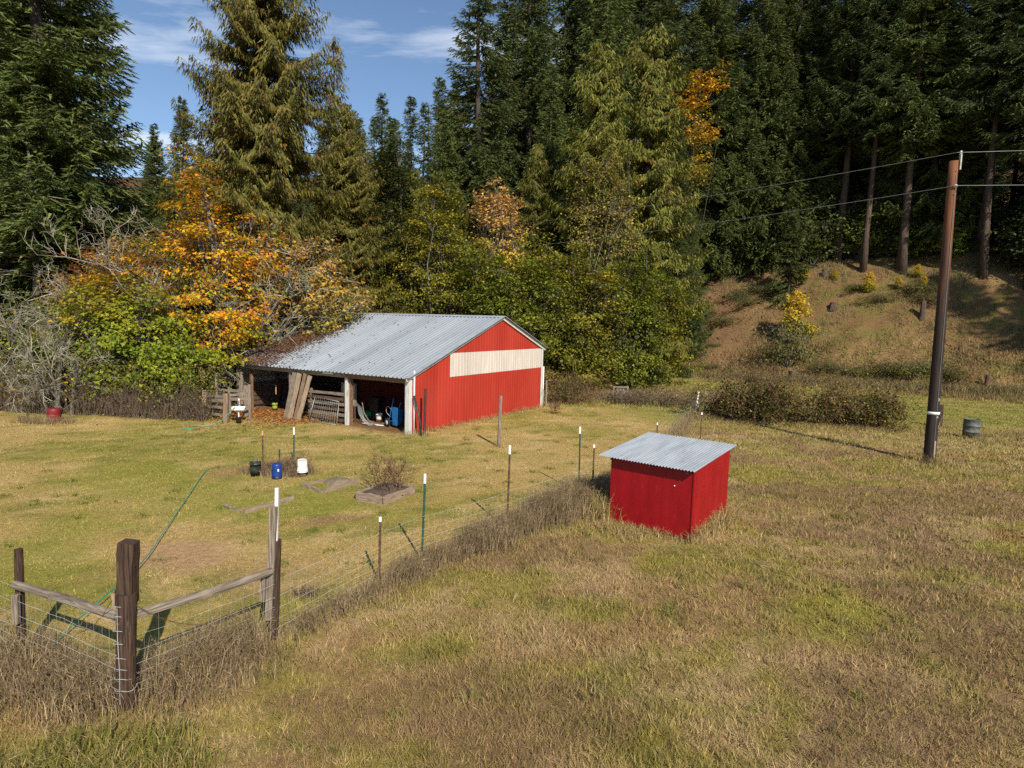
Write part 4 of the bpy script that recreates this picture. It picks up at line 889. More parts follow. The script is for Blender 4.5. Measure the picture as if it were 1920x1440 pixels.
def fir(seed, h, r, base, cols, dens=1.0, droop=.0, trunk_r=.4, shape_pow=.85):
    """whorled conifer: boughs with side sprays of short needle tufts; base = height of the first boughs"""
    g = np.random.default_rng(seed); S = Soup(); segs = []
    z = base
    while z < h - .3:
        t = (z - base) / (h - base)
        nb = g.integers(4, 7)
        for b in range(nb):
            l = r * ((1 - t) ** shape_pow) * g.uniform(.62, 1.12) * (min(1, .55 + t * 4) if base > 4 else min(1, .8 + t * 3)) + .25
            if g.random() < .06: l *= .4
            az = g.uniform(0, 2 * math.pi); el = -.22 + .75 * t ** 1.3 + g.normal(0, .10) - droop
            zz = z + g.uniform(-.3, .3)
            ns = max(4, int(l / .19 * dens)); s = (np.arange(ns) + .5) / ns
            hd = np.array([math.cos(az), math.sin(az), 0]); sd = np.array([-math.sin(az), math.cos(az), 0])
            bz = zz + l * s * math.sin(el) - l * (.10 + .12 * (1 - t)) * np.sin(s * math.pi * .85) + .14 * l * s ** 3
            bend = g.normal(0, .12) * l * s ** 2
            B = hd[None] * (l * s * math.cos(el))[:, None] + sd[None] * bend[:, None]; B[:, 2] += bz
            for a in range(0, ns - 1, max(1, ns // 5)):
                e = min(a + max(1, ns // 5), ns - 1); segs.append((*B[a], *B[e], .030 * l / 4 * (1 - s[a]) + .008, .030 * l / 4 * (1 - s[e]) + .006))
            keep = s > .06; Bk, sk = B[keep], s[keep]
            for side in (-1, 1):
                tl = (.40 * l * (1 - sk) ** .6 * (.50 + .50 * np.sin(np.clip(sk * 2.6, 0, 1.57))) * g.uniform(.6, 1.15, len(sk)) + .16)
                m = np.maximum(3, (tl / .052 * dens).astype(int)); idx = np.repeat(np.arange(len(sk)), m)
                q = np.concatenate([(np.arange(k) + g.random(k)) / k for k in m]) if len(m) else np.zeros(0)
                ang = .75 + g.normal(0, .18, len(sk))
                dv = hd[None] * np.cos(ang)[:, None] + sd[None] * (side * np.sin(ang))[:, None]; dv[:, 2] += math.sin(el) * .4 - .10 - g.uniform(0, .3, len(sk))
                dv = unit(dv)[idx]; P = Bk[idx] + dv * (tl[idx] * q)[:, None]; P[:, 2] -= .22 * (tl[idx] * q) ** 1.5
                P += g.normal(0, .025, P.shape)
                U = unit(dv + g.normal(0, .38, dv.shape) + np.array([0, 0, -.18])); Wd = frame(g, U)
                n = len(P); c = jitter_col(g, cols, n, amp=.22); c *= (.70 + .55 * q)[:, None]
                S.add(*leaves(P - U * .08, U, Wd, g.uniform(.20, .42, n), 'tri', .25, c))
        z += g.uniform(.36, .62) * (1.0 if t < .8 else .6)
    tr = MB(); pts = [(0.15 * math.sin(k * .6) * (h / 30), 0.1 * math.cos(k) * (h / 30), -.5 + (h + .3) * k / 9) for k in range(10)]
    tr.tube(pts, [trunk_r * (1.25 if k == 0 else 1) * max(.04, (1 - k / 9.4)) for k in range(10)], 10, True, .05, random.Random(seed))
    return tr.mesh('trunk', M['bark' if base > 8 else 'bark_dark'], True), S.mesh('crown', M['needle']), segs_mesh('boughs', segs, M['bark_dark'])

def cedar(seed, h, r, base, cols, dens=1.0, trunk_r=.4, flag=(.22, .085, .03), narrow=.8, open_=0.0):
    """red cedar: swooping boughs hung with flat drooping sprays"""
    g = np.random.default_rng(seed); S = Soup(); segs = []; z = base
    while z < h - .2:
        t = (z - base) / (h - base)
        for b in range(g.integers(4, 7)):
            if g.random() < open_: continue
            l = r * (1 - t) ** narrow * g.uniform(.55, 1.15) * min(1, .7 + t * 3) + .3
            az = g.uniform(0, 2 * math.pi); zz = z + g.uniform(-.35, .35)
            hd = np.array([math.cos(az), math.sin(az), 0]); sd = np.array([-math.sin(az), math.cos(az), 0])
            ns = max(4, int(l / .20 * dens)); s = (np.arange(ns) + .5) / ns
            el = -.25 + .85 * t
            B = hd[None] * (l * s)[:, None] + sd[None] * (g.normal(0, .10) * l * s ** 2)[:, None]
            B[:, 2] += zz + l * (s * math.sin(el) * .7 - .42 * np.sin(s * 2.4) * (1 - t * .7) * s + .20 * s ** 4)
            for a in range(0, ns - 1, max(1, ns // 5)):
                e = min(a + max(1, ns // 5), ns - 1); segs.append((*B[a], *B[e], .028 * l / 4 * (1 - s[a]) + .008, .028 * l / 4 * (1 - s[e]) + .006))
            for side in (-1, 1):
                tl = .30 * l * (1 - s) ** .5 * g.uniform(.5, 1.2, ns) + .18; m = np.maximum(3, (tl / .058 * dens).astype(int)); idx = np.repeat(np.arange(ns), m)
                q = np.concatenate([(np.arange(k) + g.random(k)) / k for k in m])
                dv = unit(hd[None] * .55 + sd[None] * side * .85 + g.normal(0, .15, (ns, 3)))[idx]
                P = B[idx] + dv * (tl[idx] * q)[:, None]; P[:, 2] -= .45 * (tl[idx] * q) + g.uniform(0, .12, len(idx)); P += g.normal(0, .04, P.shape)
                n = len(P); U = unit(np.array([0, 0, -1.0]) + dv * .45 + g.normal(0, .25, (n, 3)))
                Wd = unit(np.cross(U, hd[None] + g.normal(0, .55, (n, 3)))); c = jitter_col(g, cols, n, amp=.22)
                fl = g.random(n) < (.015 + .12 * (g.random() < .18)); c[fl] = np.array(flag) * g.uniform(.7, 1.3, (fl.sum(), 1))
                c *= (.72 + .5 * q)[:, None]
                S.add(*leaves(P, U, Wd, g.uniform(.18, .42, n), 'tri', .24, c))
        z += g.uniform(.34, .58)
    tr = MB(); tr.tube([(0, 0, -.5 + (h + .3) * k / 9) for k in range(10)], [trunk_r * (1.35 if k == 0 else 1) * max(.03, 1 - k / 9.3) for k in range(10)], 10, True, .05, random.Random(seed))
    return tr.mesh('trunk', M['bark'], True), S.mesh('crown', M['needle']), segs_mesh('boughs', segs, M['bark'])

def broadleaf(seed, lobes, nclump, per, lsize, colf, trunk, trunk_r, shape='diamond', aspect=.7, spread=.55, flat=.40, bark='bark_grey', tilt=.5, limb=.4, shell=.45):
    """deciduous tree: leaf clumps through the lobes of its crown, each on a limb from the trunk"""
    g = np.random.default_rng(seed); S = Soup(); lb = np.array(lobes, float)
    wv = lb[:, 3] * lb[:, 4] * lb[:, 5]; k = g.choice(len(lb), nclump, p=(wv ** .8) / (wv ** .8).sum())
    d = unit(g.normal(size=(nclump, 3))); rr = (shell + (1 - shell) * g.random(nclump) ** .7)
    Cc = lb[k, :3] + d * lb[k, 3:6] * (rr * (1 + .28 * np.sin(d[:, 0] * 7 + k * 2.1) * np.sin(d[:, 2] * 6 + k) + g.normal(0, .10, nclump)))[:, None]
    Cc = Cc[Cc[:, 2] > .25]; nc = len(Cc)
    cnt = np.maximum(3, g.poisson(per, nc)); idx = np.repeat(np.arange(nc), cnt); n = len(idx)
    csz = spread * g.uniform(.6, 1.25, nc)
    off = g.normal(size=(n, 3)) * np.array([1, 1, flat]) * csz[idx][:, None] * .62
    off[:, 2] -= .28 * np.hypot(off[:, 0], off[:, 1]) ** 1.5
    P = Cc[idx] + off
    ctr = (lb[:, :3] * wv[:, None]).sum(0) / wv.sum()
    outw = unit(P - ctr); N_ = unit(np.array([0, 0, 1.0]) + outw * tilt + g.normal(0, .45, (n, 3)))
    U = unit(np.cross(N_, g.normal(size=(n, 3))) + np.array([0, 0, -.35])); Wd = unit(np.cross(U, N_))
    c = colf(P, idx, nc, g)
    S.add(*leaves(P, U, Wd, lsize * g.uniform(.65, 1.3, n), shape, aspect, c))
    tp = np.array(trunk, float); segs = []
    m = len(tp)
    for i in range(m - 1):
        segs.append((*tp[i], *tp[i + 1], trunk_r * (1 - .75 * i / (m - 1)), trunk_r * (1 - .75 * (i + 1) / (m - 1))))
    tmesh = segs_mesh('trunk', segs, M[bark], 9); limbs = []
    pick = g.choice(nc, max(3, int(nc * limb)), replace=False)
    for j in pick:
        c0 = Cc[j]; ok = [i for i in range(m) if tp[i][2] < c0[2] + .2] or [0]
        i0 = ok[int(g.integers(max(0, len(ok) - 3), len(ok)))]; a = tp[i0]; L_ = np.linalg.norm(c0 - a)
        mid = (a + c0) / 2 + np.array([0, 0, .12 * L_]) + g.normal(0, .06 * L_, 3); q1 = a * .55 + mid * .45 + g.normal(0, .02 * L_, 3)
        r0 = min(trunk_r * .4, .008 + .008 * L_)
        limbs += [(*a, *q1, r0, r0 * .75), (*q1, *mid, r0 * .75, r0 * .55), (*mid, *c0, r0 * .55, .006)]
        for _ in range(3):
            e = c0 + g.normal(0, .35 * spread + .1, 3); limbs.append((*(mid * .35 + c0 * .65), *e, r0 * .4, .004))
    return tmesh, S.mesh('crown', M['leaf']), segs_mesh('limbs', limbs, M[bark], 4)

def bare(seed, base, h, trunk_r, levels=5, spread=.6, kids=(3, 5), mat='lichen', upw=.25, lean=(0, 0), lmul=.68, droop=0.0, n=3, tip=.005):
    """leafless branching tree as tapered segments"""
    g = np.random.default_rng(seed); segs = []
    def grow(p, d, l, r, lev):
        k = 4 if lev == 0 else 3; q = p
        pts = [p]
        for i in range(k):
            d = d + g.normal(0, .13 + .05 * lev, 3) + np.array([0, 0, upw * .15 - droop * (lev > 1) * .2]); d = d / np.linalg.norm(d)
            q2 = q + d * l / k; segs.append((*q, *q2, r * (1 - .5 * i / k), r * (1 - .5 * (i + 1) / k))); q = q2; pts.append(q)
        if lev >= levels: return
        for c in range(int(g.integers(*kids))):
            st = pts[int(g.integers(max(1, k // 2), k + 1))] if lev else pts[int(g.integers(1, k + 1))]
            nd = d + g.normal(0, spread, 3) + np.array([0, 0, upw * .4]); nd = nd / np.linalg.norm(nd)
            grow(st, nd, l * lmul * g.uniform(.65, 1.15), max(r * .52, tip), lev + 1)
    d0 = np.array([lean[0], lean[1], 1.0]); grow(np.array(base, float), d0 / np.linalg.norm(d0), h * .42, trunk_r, 0)
    return segs

def tree(name, meshes, x, y, label, cat='tree', s=1.0, rz=0.0, group=None, sink=.0, names=('trunk', 'crown', 'limbs')):
    t = thing(name, label, cat, (x, y, hz(x, y) - sink), rz, group); t.scale = s if hasattr(s, '__len__') else (s, s, s)
    for nm, me in zip(names, meshes): link(nm, me, t)
    return t

# ---- colours
FIR = [(0.069, 0.098, 0.023), (0.100, 0.127, 0.030), (0.076, 0.108, 0.037), (0.124, 0.137, 0.030)]
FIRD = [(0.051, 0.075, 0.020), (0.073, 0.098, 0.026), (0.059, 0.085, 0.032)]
CED = [(0.175, 0.157, 0.027), (0.140, 0.135, 0.024), (0.215, 0.176, 0.034), (0.110, 0.118, 0.022)]
CEDG = [(0.140, 0.150, 0.022), (0.112, 0.128, 0.021), (0.175, 0.170, 0.027)]
def flatcol(cols, w=None, amp=.20, clump=.28):
    cols = np.array(cols, float)
    def f(P, idx, nc, g):
        base = cols[g.choice(len(cols), nc, p=w)]; other = cols[g.choice(len(cols), len(P), p=w)]
        c = np.where((g.random(len(P)) < .6)[:, None], base[idx], other)
        return np.clip(c * (1 + g.normal(0, clump, (nc, 1)))[idx] * (1 + g.normal(0, amp, (len(P), 1))), .004, .85)
    return f
def zcol(low, high, z0, z1, amp=.18, noise=.25):
    low, high = np.array(low, float), np.array(high, float)
    def f(P, idx, nc, g):
        cn = g.normal(0, noise, nc)
        t = np.clip((P[:, 2] - z0) / (z1 - z0) + cn[idx] + g.normal(0, .10, len(P)), 0, 1)
        a = low[g.choice(len(low), len(P))]; b = high[g.choice(len(high), len(P))]
        c = a * (1 - t[:, None]) + b * t[:, None]
        return np.clip(c * (1 + g.normal(0, .14, (nc, 1)))[idx] * (1 + g.normal(0, amp, (len(P), 1))), .004, .9)
    return f

# ---- conifer kinds (shared meshes)
firA = fir(1, 34, 6.6, 1.5, FIR, .95, trunk_r=.5)
firB = fir(2, 36, 6.2, 3.0, FIR, .90, trunk_r=.48)
firT = fir(3, 38, 5.2, 12.5, FIR, .90, droop=.06, trunk_r=.43, shape_pow=.6)
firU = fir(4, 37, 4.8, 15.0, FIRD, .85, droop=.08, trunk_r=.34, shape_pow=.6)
firS = fir(5, 9, 2.3, .3, FIR, 1.0, trunk_r=.13)
firF = fir(6, 26, 4.2, 2.0, FIR, .62, trunk_r=.3)
cedA = cedar(7, 31, 6.6, 1.2, CED, 1.12, trunk_r=.55, narrow=.72)
cedB = cedar(8, 27, 4.6, .6, CEDG, 1.1, trunk_r=.45, narrow=.55)
cedC = cedar(9, 23, 2.8, 3.0, CED, .9, trunk_r=.28, open_=.3)
CN = ('trunk', 'crown', 'boughs')

# named conifers, left to right
tree('fir_tree', firA, -29.4, 40, 'big dark fir with wide ragged boughs behind the bare lichen trees', s=(1.42, 1.42, 1.15), rz=.4, names=CN)
tree('cedar_tree', cedA, -14.9, 38.4, 'large yellow-green cedar with drooping sprays over the barn roof', s=(1.05, 1.05, 1.03), rz=1.0, names=CN)
tree('cedar_tree', cedA, -18.4, 42.5, 'second yellow-green cedar close behind the large one', s=(.85, .85, .62), rz=3.3, names=CN)
tree('cedar_tree', cedA, -11.4, 42.8, 'lower yellow-green cedar behind the far end of the barn roof', s=(.78, .78, .60), rz=5.0, names=CN)
tree('cedar_tree', cedC, -12.2, 43, 'thin open cedar spire beside the large yellow-green cedar', s=(1.05, 1.05, 1.0), rz=2.2, names=CN)
tree('fir_tree', firB, -3.6, 58, 'tall fir rising beside the open sky behind the barn', s=(1.12, 1.12, 1.10), rz=.9, names=CN)
tree('cedar_tree', cedB, 6.2, 50, 'slimmer of twin dense cedars, behind the pale alder', s=(1.12, 1.12, .96), rz=.2, names=CN)
tree('cedar_tree', cedB, 10.2, 51, 'broader of twin dense cedars, nearer the dry slope', s=(1.25, 1.25, 1.02), rz=2.9, names=CN)
tree('fir_tree', firA, 27.2, 73.5, 'broad dark fir with boughs sweeping down to the slope', s=(1.0, 1.0, 1.1), rz=1.9, names=CN)
tree('fir_tree', firS, 28.6, 66.3, 'young pale green fir at the top edge of the slope', s=1.0, rz=.5, names=CN)
for (x, y, s, rz, me, lb) in ((34.95, 69.24, 1.0, .3, firT, 'thick bare-trunked fir at the top of the slope'), (35.96, 65.67, .95, 1.2, firU, 'slim fir trunk just beside the thick bare-trunked one'), (38.64, 63.6, .98, 2.1, firT, 'fir with dead stubs and leaning bare trunk above the slope'), (43.15, 58.8, 1.0, 3.0, firU, 'shadowed slim fir where the slope darkens behind the utility pole'), (45.2, 56.0, .96, 4.0, firT, 'shadowed thick fir where the slope darkens past the utility pole')):
    tree('fir_tree', me, x, y, lb, s=s, rz=rz, names=CN)
# the wood behind
FOREST = [(firA, 17.9, 65.6, .44), (firF, -13.0, 90, 1.26), (firF, -10.2, 86, 1.22), (firF, -15.4, 93, 1.34), (firF, -17.6, 90, 1.22), (firF, -19.8, 94, 1.38), (firF, -22.4, 91, 1.25), (firF, -11.6, 95, 1.40), (firF, -8.2, 84, 1.3), (firF, -24.6, 96, 1.3), (firB, -12.4, 72, .42), (firB, -16.5, 74, .45), (cedB, -19.6, 47, .80), (cedB, -8.4, 52, .62), (cedB, 1.6, 54, .72), (firB, -6.2, 55, .62), (firA, 2.8, 58, .80), (firB, 14.4, 58, .62), (firA, -38, 45, 1.1), (firB, -24.5, 50, .50), (firB, -30.0, 58, .66), (firF, -27.2, 56, .70), (firF, -25.6, 60, .86), (firB, -39, 56, 1.25), (firA, -45, 54, 1.3), (firA, -27, 62, .62), (firB, -37, 66, .66), (firB, -50, 64, 1.3), (firA, -22.0, 58, .66), (firB, -20.0, 66, .62), (firA, -56, 52, 1.3), (firB, -29, 76, .62), (firA, -44, 78, .75),
          (firB, .9, 64, 1.25), (firA, 4.8, 70, 1.3), (firB, 8.3, 66, 1.25), (firA, 10.5, 70, 1.2), (firB, 15.6, 74, 1.2), (firA, 21.8, 75, 1.2), (firB, 18.5, 80, 1.3), (firA, .8, 78, 1.3), (firB, 8.6, 78, 1.35), (firA, 13.5, 80, 1.35),
          (firB, 28.0, 77, 1.2), (firA, 33.0, 82, 1.2), (firB, 31.0, 73.5, 1.05), (firA, 9.5, 90, 1.4), (firB, 25, 87, 1.3), (firA, 36, 92, 1.3), (firB, -1.5, 72, 1.15), (firA, 17, 92, 1.4), (firB, 30, 98, 1.4)]
for i, (me, x, y, s) in enumerate(FOREST):
    tree('cedar_tree' if me is cedB else 'fir_tree', me, x, y, 'tall dark conifer in the wood behind the barn, boughs hiding its trunk', s=s, rz=i * 1.7, group='firs of the wood behind the barn', names=CN)
BACK = [(37.2, 73.5, .95), (40.5, 70.5, 1.0), (42.4, 66.0, 1.0), (45.8, 63.0, .98), (48.6, 59.0, 1.0), (44.5, 72, 1.02), (48.5, 68, 1.05), (52.0, 63.5, 1.0), (40.5, 79, 1.0), (46, 79, 1.05), (52, 74, 1.0), (57, 67, 1.0), (34.6, 77.5, .9), (37.5, 83.0, 1.0), (44.5, 87, 1.0), (52, 84, 1.0), (59, 77, 1.0), (50.5, 54.5, 1.0), (55.5, 57, 1.0), (61, 61, 1.0), (60, 68, 1.1), (64, 65, 1.1), (67, 60, 1.1), (70, 68, 1.1), (66, 77, 1.2), (72, 76, 1.2), (75, 66, 1.1), (56, 62, 1.0), (49, 94, 1.0), (58, 90, 1.0), (65, 72, 1.0)]
for i, (x, y, s) in enumerate(BACK):
    tree('fir_tree', (firT, firU, firB)[i % 3], x, y, 'dark straight fir in the deep shade behind the slope', s=s, rz=i * 2.3, group='firs in the shade behind the slope', names=CN)
# firs along the meadow's sunward edge, beyond the right of the picture, that shade the slope's right end
for i, (x, y, s) in enumerate(((53.6, 27.0, 1.0), (55.5, 37.5, .95), (56.5, 26.0, 1.0), (60.5, 21.0, 1.0), (61.0, 31.0, 1.05), (58.0, 35.5, .95), (65.0, 25.5, 1.0), (56.5, 42.0, .9), (62.5, 40.0, 1.0), (55.5, 48.5, .85), (68, 34, 1.0), (62, 48, 1.0))):
    tree('fir_tree', (firT, firB, firA)[i % 3], x, y, 'tall fir at the sunward edge of the meadow', s=s, rz=i * 1.3, group='firs at the sunward meadow edge', names=CN)
for i in range(30):
    y = 92 + (i % 10) * 6.0; x = y * (.50 + .20 * (i // 10)) + 3 * math.sin(i * 2.7)
    tree('fir_tree', (firF, firU, firB)[i % 3], x, y, 'dim fir far back in the wood beyond the slope', s=(1.2, 1.0, .95)[i % 3], rz=i * 1.9, group='dim firs far back in the wood', names=CN)
# far ridge
gf = np.random.default_rng(21)
for i in range(26):
    x = -62 + i * 3.1 + gf.uniform(-1.2, 1.2); y = 138 + gf.uniform(-6, 16)
    tree('fir_tree', firF, x, y, 'small far fir on the ridge beyond the barn', s=(1.25, 1.25, gf.uniform(.86, 1.16)), rz=i * 1.1, group='far firs on the ridge', names=CN)
for (x, y, h) in ((-27.9, 132, 45), (-18.2, 130, 47)):
    t = thing('dead_snag', 'thin dead spike of a tree above the far ridge', 'dead tree', (x, y, hz(x, y)), 0, 'dead spikes on the ridge')
    MB().tube([(0, 0, -.5), (.2, 0, h * .5), (.1, 0, h - hz(x, y))], [.26, .18, .06], 6).build('trunk', M['bark'], t, True)
    sg = []
    for k in range(26):
        z = (h - hz(x, y)) * (.6 + .4 * k / 26); a = gf.uniform(0, 6.28); l = gf.uniform(.4, 1.3) * (1.2 - k / 26); sg.append((.1, 0, z, .1 + math.cos(a) * l, math.sin(a) * l, z + gf.uniform(-.2, .3), .05, .02))
    link('branch_stubs', segs_mesh('branch_stubs', sg, M['bark']), t)

# ---- broadleaf trees
GRN = [(0.194, 0.277, 0.019), (0.253, 0.321, 0.023), (0.149, 0.225, 0.017), (0.310, 0.350, 0.026)]
ORG = [(.58, .26, .018), (.62, .34, .022), (.54, .19, .018), (.60, .40, .035)]
YEL = [(.42, .33, .03), (.36, .30, .035), (.50, .36, .03)]
tree('maple_tree', broadleaf(31, [(-2.2, 0, 3.4, 2.6, 2.2, 2.2), (.6, -.2, 3.6, 2.8, 2.2, 2.3), (3.0, -.6, 2.3, 1.7, 1.4, 1.4), (-3.6, -.4, 3.2, 1.6, 1.5, 1.4), (-.4, -.8, 2.1, 2.6, 1.5, 1.3), (-1.0, .2, 5.4, 2.2, 1.9, 1.5)], 280, 62, .17, zcol(GRN, YEL + ORG[:2], 3.6, 8.6, noise=.20), [(0, 0, -.3), (.1, 0, 1.2), (-.1, .1, 2.6), (.2, .1, 4.2), (.1, .2, 6.0)], .26, 'palm', 1.0, .78, .30, tilt=.75), -18.2, 30.2, 'low wide maple with green leaves beside the board pen')
GOLD = [(.66, .34, .014), (.68, .42, .020), (.62, .26, .012), (.50, .37, .02), (.60, .19, .012)]
tree('maple_tree', broadleaf(32, [(-.4, .4, 8.0, 2.7, 2.1, 2.6), (.4, -.6, 4.9, 2.6, 1.9, 2.1), (-1.2, .4, 10.6, 1.5, 1.3, 2.1), (1.5, -1.0, 3.9, 1.6, 1.3, 1.2), (-3.4, .3, 6.9, 2.2, 1.7, 1.5), (-5.2, .2, 5.9, 1.8, 1.5, 1.1), (1.8, .4, 6.8, 1.9, 1.6, 1.6)], 270, 50, .165, flatcol(GOLD + [(.24, .27, .025), (.36, .15, .04)], [.21, .18, .15, .10, .08, .20, .08], amp=.2, clump=.28), [(0, 0, -.3), (.1, .1, 2), (-.1, .1, 5), (-.3, .1, 8), (-.7, .1, 11)], .24, 'palm', 1.0, .70, .32, tilt=.75, limb=.3), -14.9, 32.0, 'golden orange maple in front of the large cedar')
tree('maple_tree', broadleaf(33, [(2.6, -.6, 7.2, 3.2, 2.3, 2.0), (4.6, -1.2, 5.6, 2.4, 1.9, 1.4), (.4, -.6, 8.3, 2.2, 2.0, 1.7), (4.3, -1.8, 4.9, 1.4, 1.2, 1.3)], 260, 26, .17, zcol([(.16, .185, .028), (.40, .30, .03), (.24, .24, .03)], [(.60, .30, .03), (.52, .36, .10), (.46, .18, .03), (.46, .38, .16)], 3.6, 7.6, noise=.3), [(0, 0, -.3), (.2, 0, 2), (.8, -.2, 4.4), (1.6, -.4, 6.4), (2.6, -.6, 8)], .20, 'palm', 1.0, .62, .4, bark='lichen', tilt=.6, limb=.8), -14.6, 35.6, 'yellow and orange maple with pale lichened limbs overhanging the barn roof')
tree('maple_tree', broadleaf(34, [(-.6, 0, 7.2, 2.4, 2, 1.7), (1.4, 0, 6.2, 2.2, 1.8, 1.4), (-2.2, 0, 5.8, 1.8, 1.6, 1.1)], 170, 24, .15, flatcol([(.40, .16, .035), (.54, .26, .03), (.26, .12, .05), (.54, .34, .04)], amp=.22), [(0, 0, -.3), (0, 0, 2.2), (-.2, 0, 4.5), (-.1, 0, 7)], .17, 'palm', 1.0, .7, .45, bark='twig_red', limb=1.0), -20.8, 34.2, 'thin russet maple between golden maple and big dark fir')
tree('ivy_snag', broadleaf(35, [(0, 0, 5.4, 2.6, 2.4, 5.2), (.1, 0, 11.0, 2.5, 2.3, 5.2), (.0, 0, 15.0, 1.6, 1.5, 2.7)], 700, 58, .16, flatcol([(.055, .072, .013), (.080, .095, .016), (.038, .055, .012)], amp=.2, clump=.25), [(0, 0, -.3), (0, 0, 6), (0, 0, 12), (0, 0, 16)], .3, 'tri', 1.0, .60, .6, tilt=1.0, limb=.1), -9.3, 46.5, 'dark ivy-covered column of a trunk between cedars and ash')
HZ = [(0.200, 0.200, 0.019), (0.259, 0.238, 0.022), (0.130, 0.146, 0.016), (0.335, 0.270, 0.027), (0.432, 0.302, 0.029)]
HZG = [(0.138, 0.168, 0.016), (0.187, 0.207, 0.019), (0.094, 0.123, 0.012), (0.275, 0.258, 0.024)]
tree('ash_tree', broadleaf(36, [(0, 0, 9.5, 2.6, 2.3, 4.8), (-2.0, -.2, 6.3, 2.4, 2.0, 3.4), (2.2, 0, 6.4, 2.4, 2.1, 3.2), (.2, 0, 12.6, 1.5, 1.4, 2.2)], 325, 89, .16, flatcol(HZ, [.3, .3, .2, .15, .05]), [(0, 0, -.3), (.1, 0, 3), (-.1, 0, 7), (0, 0, 12)], .24, 'tri', .80, .80, .36), -5.6, 44.6, 'olive green ash close behind the barn roof')
tree('maple_tree', broadleaf(37, [(0, 0, 11.4, 2.1, 1.9, 3.1), (.9, -.2, 8.0, 1.8, 1.6, 2.4), (-.5, 0, 13.4, 1.5, 1.3, 1.6)], 170, 30, .20, zcol([(.58, .44, .03), (.46, .38, .035)], [(.56, .33, .11), (.62, .42, .13), (.52, .27, .09)], 8.5, 12.0, noise=.25), [(0, 0, -.3), (0, 0, 4), (.2, 0, 8), (0, 0, 13)], .2, 'palm', .9, .62, .45), -1.3, 46.5, 'pinkish gold maple behind the barn ridge')
tree('hazel', broadleaf(38, [(0, 0, 4.6, 3.0, 2.4, 4.2), (-1.6, 0, 7.0, 2.0, 1.8, 2.6), (1.8, -.2, 6.0, 2.2, 1.9, 3.2)], 294, 83, .16, flatcol(HZG, [.35, .35, .2, .1]), [(0, 0, -.3), (0, 0, 3), (.2, 0, 7)], .14, 'tri', .95, .80, .36), -.2, 42.3, 'green hazel directly behind the barn gable peak', cat='shrub')
tree('hazel', broadleaf(39, [(0, 0, 3.8, 3.0, 2.3, 3.7), (-1.2, 0, 7.2, 2.4, 2.0, 3.4), (1.5, -.2, 6.4, 2.2, 1.9, 3.0), (.3, -.6, 1.8, 3.2, 2.0, 1.8)], 341, 83, .16, flatcol(HZ, [.34, .28, .22, .11, .05]), [(0, 0, -.3), (.1, 0, 3), (0, 0, 8)], .15, 'tri', .95, .80, .36), 4.0, 44.0, 'green and yellow hazel beside the bramble clump at the barn corner', cat='shrub')
tree('alder_tree', broadleaf(40, [(0, 0, 14.5, 2.2, 1.9, 3.6), (.4, 0, 10.5, 2.4, 2.1, 3.0), (-.8, 0, 12, 1.8, 1.6, 2.4)], 300, 50, .15, flatcol([(.30, .24, .055), (.22, .195, .04), (.36, .28, .08), (.15, .15, .03)]), [(0, 0, -.3), (0, 0, 5), (.1, 0, 10), (0, 0, 17)], .2, 'tri', .95, .62, .55), 6.5, 47.5, 'pale yellow alder in front of the twin cedars')
tree('hazel', broadleaf(41, [(0, 0, 4.0, 3.2, 2.4, 3.9), (1.4, 0, 7.2, 2.6, 2.1, 3.0), (-1.8, 0, 6.6, 2.4, 2.0, 3.2), (0, -.8, 1.7, 3.4, 2.0, 1.7)], 356, 83, .16, flatcol(HZG, [.35, .33, .2, .12]), [(0, 0, -.3), (0, 0, 3.5), (.1, 0, 8)], .15, 'tri', .95, .80, .36), 8.0, 46.6, 'large dark green hazel in front of the twin cedars', cat='shrub')
tree('hazel', broadleaf(42, [(0, 0, 3.9, 3.0, 2.4, 3.8), (1.0, 0, 6.6, 2.3, 2.0, 2.7), (-1.2, -.4, 2.0, 2.6, 2.0, 1.9)], 294, 83, .16, flatcol(HZ, [.36, .26, .22, .10, .06]), [(0, 0, -.3), (0, 0, 3), (.1, 0, 7)], .14, 'tri', .95, .80, .36), 10.9, 49.5, 'yellow-green hazel where the dry slope meets the wood', cat='shrub', s=.82)
tree('maple_tree', broadleaf(43, [(.7, 0, 26.2, 2.2, 1.9, 1.9), (-1.4, 0, 23.6, 2.0, 1.7, 1.7), (.4, 0, 21.0, 2.4, 2.0, 1.8), (.2, 0, 17.4, 2.2, 1.9, 1.8)], 190, 24, .22, zcol([(.24, .22, .03), (.32, .25, .025), (.17, .17, .03)], GOLD + [(.26, .22, .04)], 16, 23, noise=.35), [(0, 0, -.3), (.1, 0, 7), (0, 0, 14), (0, 0, 25)], .16, 'palm', 1.0, .6, .4, bark='bark_dark', limb=.02, shell=.2), 18.2, 67.5, 'orange maple high among the dark firs above the slope')
for (sd, x, y, z, s, lb) in ((44, -11.6, 52, 15.5, 1.0, 'small orange maple crown between the cedar and the ivy column'), (45, -5.4, 64, 23.0, 1.3, 'golden maple crown half hidden by the tall fir'), (46, 44.5, 67.5, 20.0, 1.7, 'gold-leaved maple in the deep shade of the firs')):
    tree('maple_tree', broadleaf(sd, [(0, 0, z, 1.9 * s, 1.6 * s, 1.9 * s), (.8, 0, z - 2.5, 1.8 * s, 1.6 * s, 2.0 * s), (.2, 0, z - 5, 1.6 * s, 1.4 * s, 1.8 * s)], 110, 26, .23, flatcol(ORG + YEL, amp=.2), [(0, 0, -.3), (0, 0, z * .5), (0, 0, z)], .18, 'palm', 1.0, .62, .4), x, y, lb)
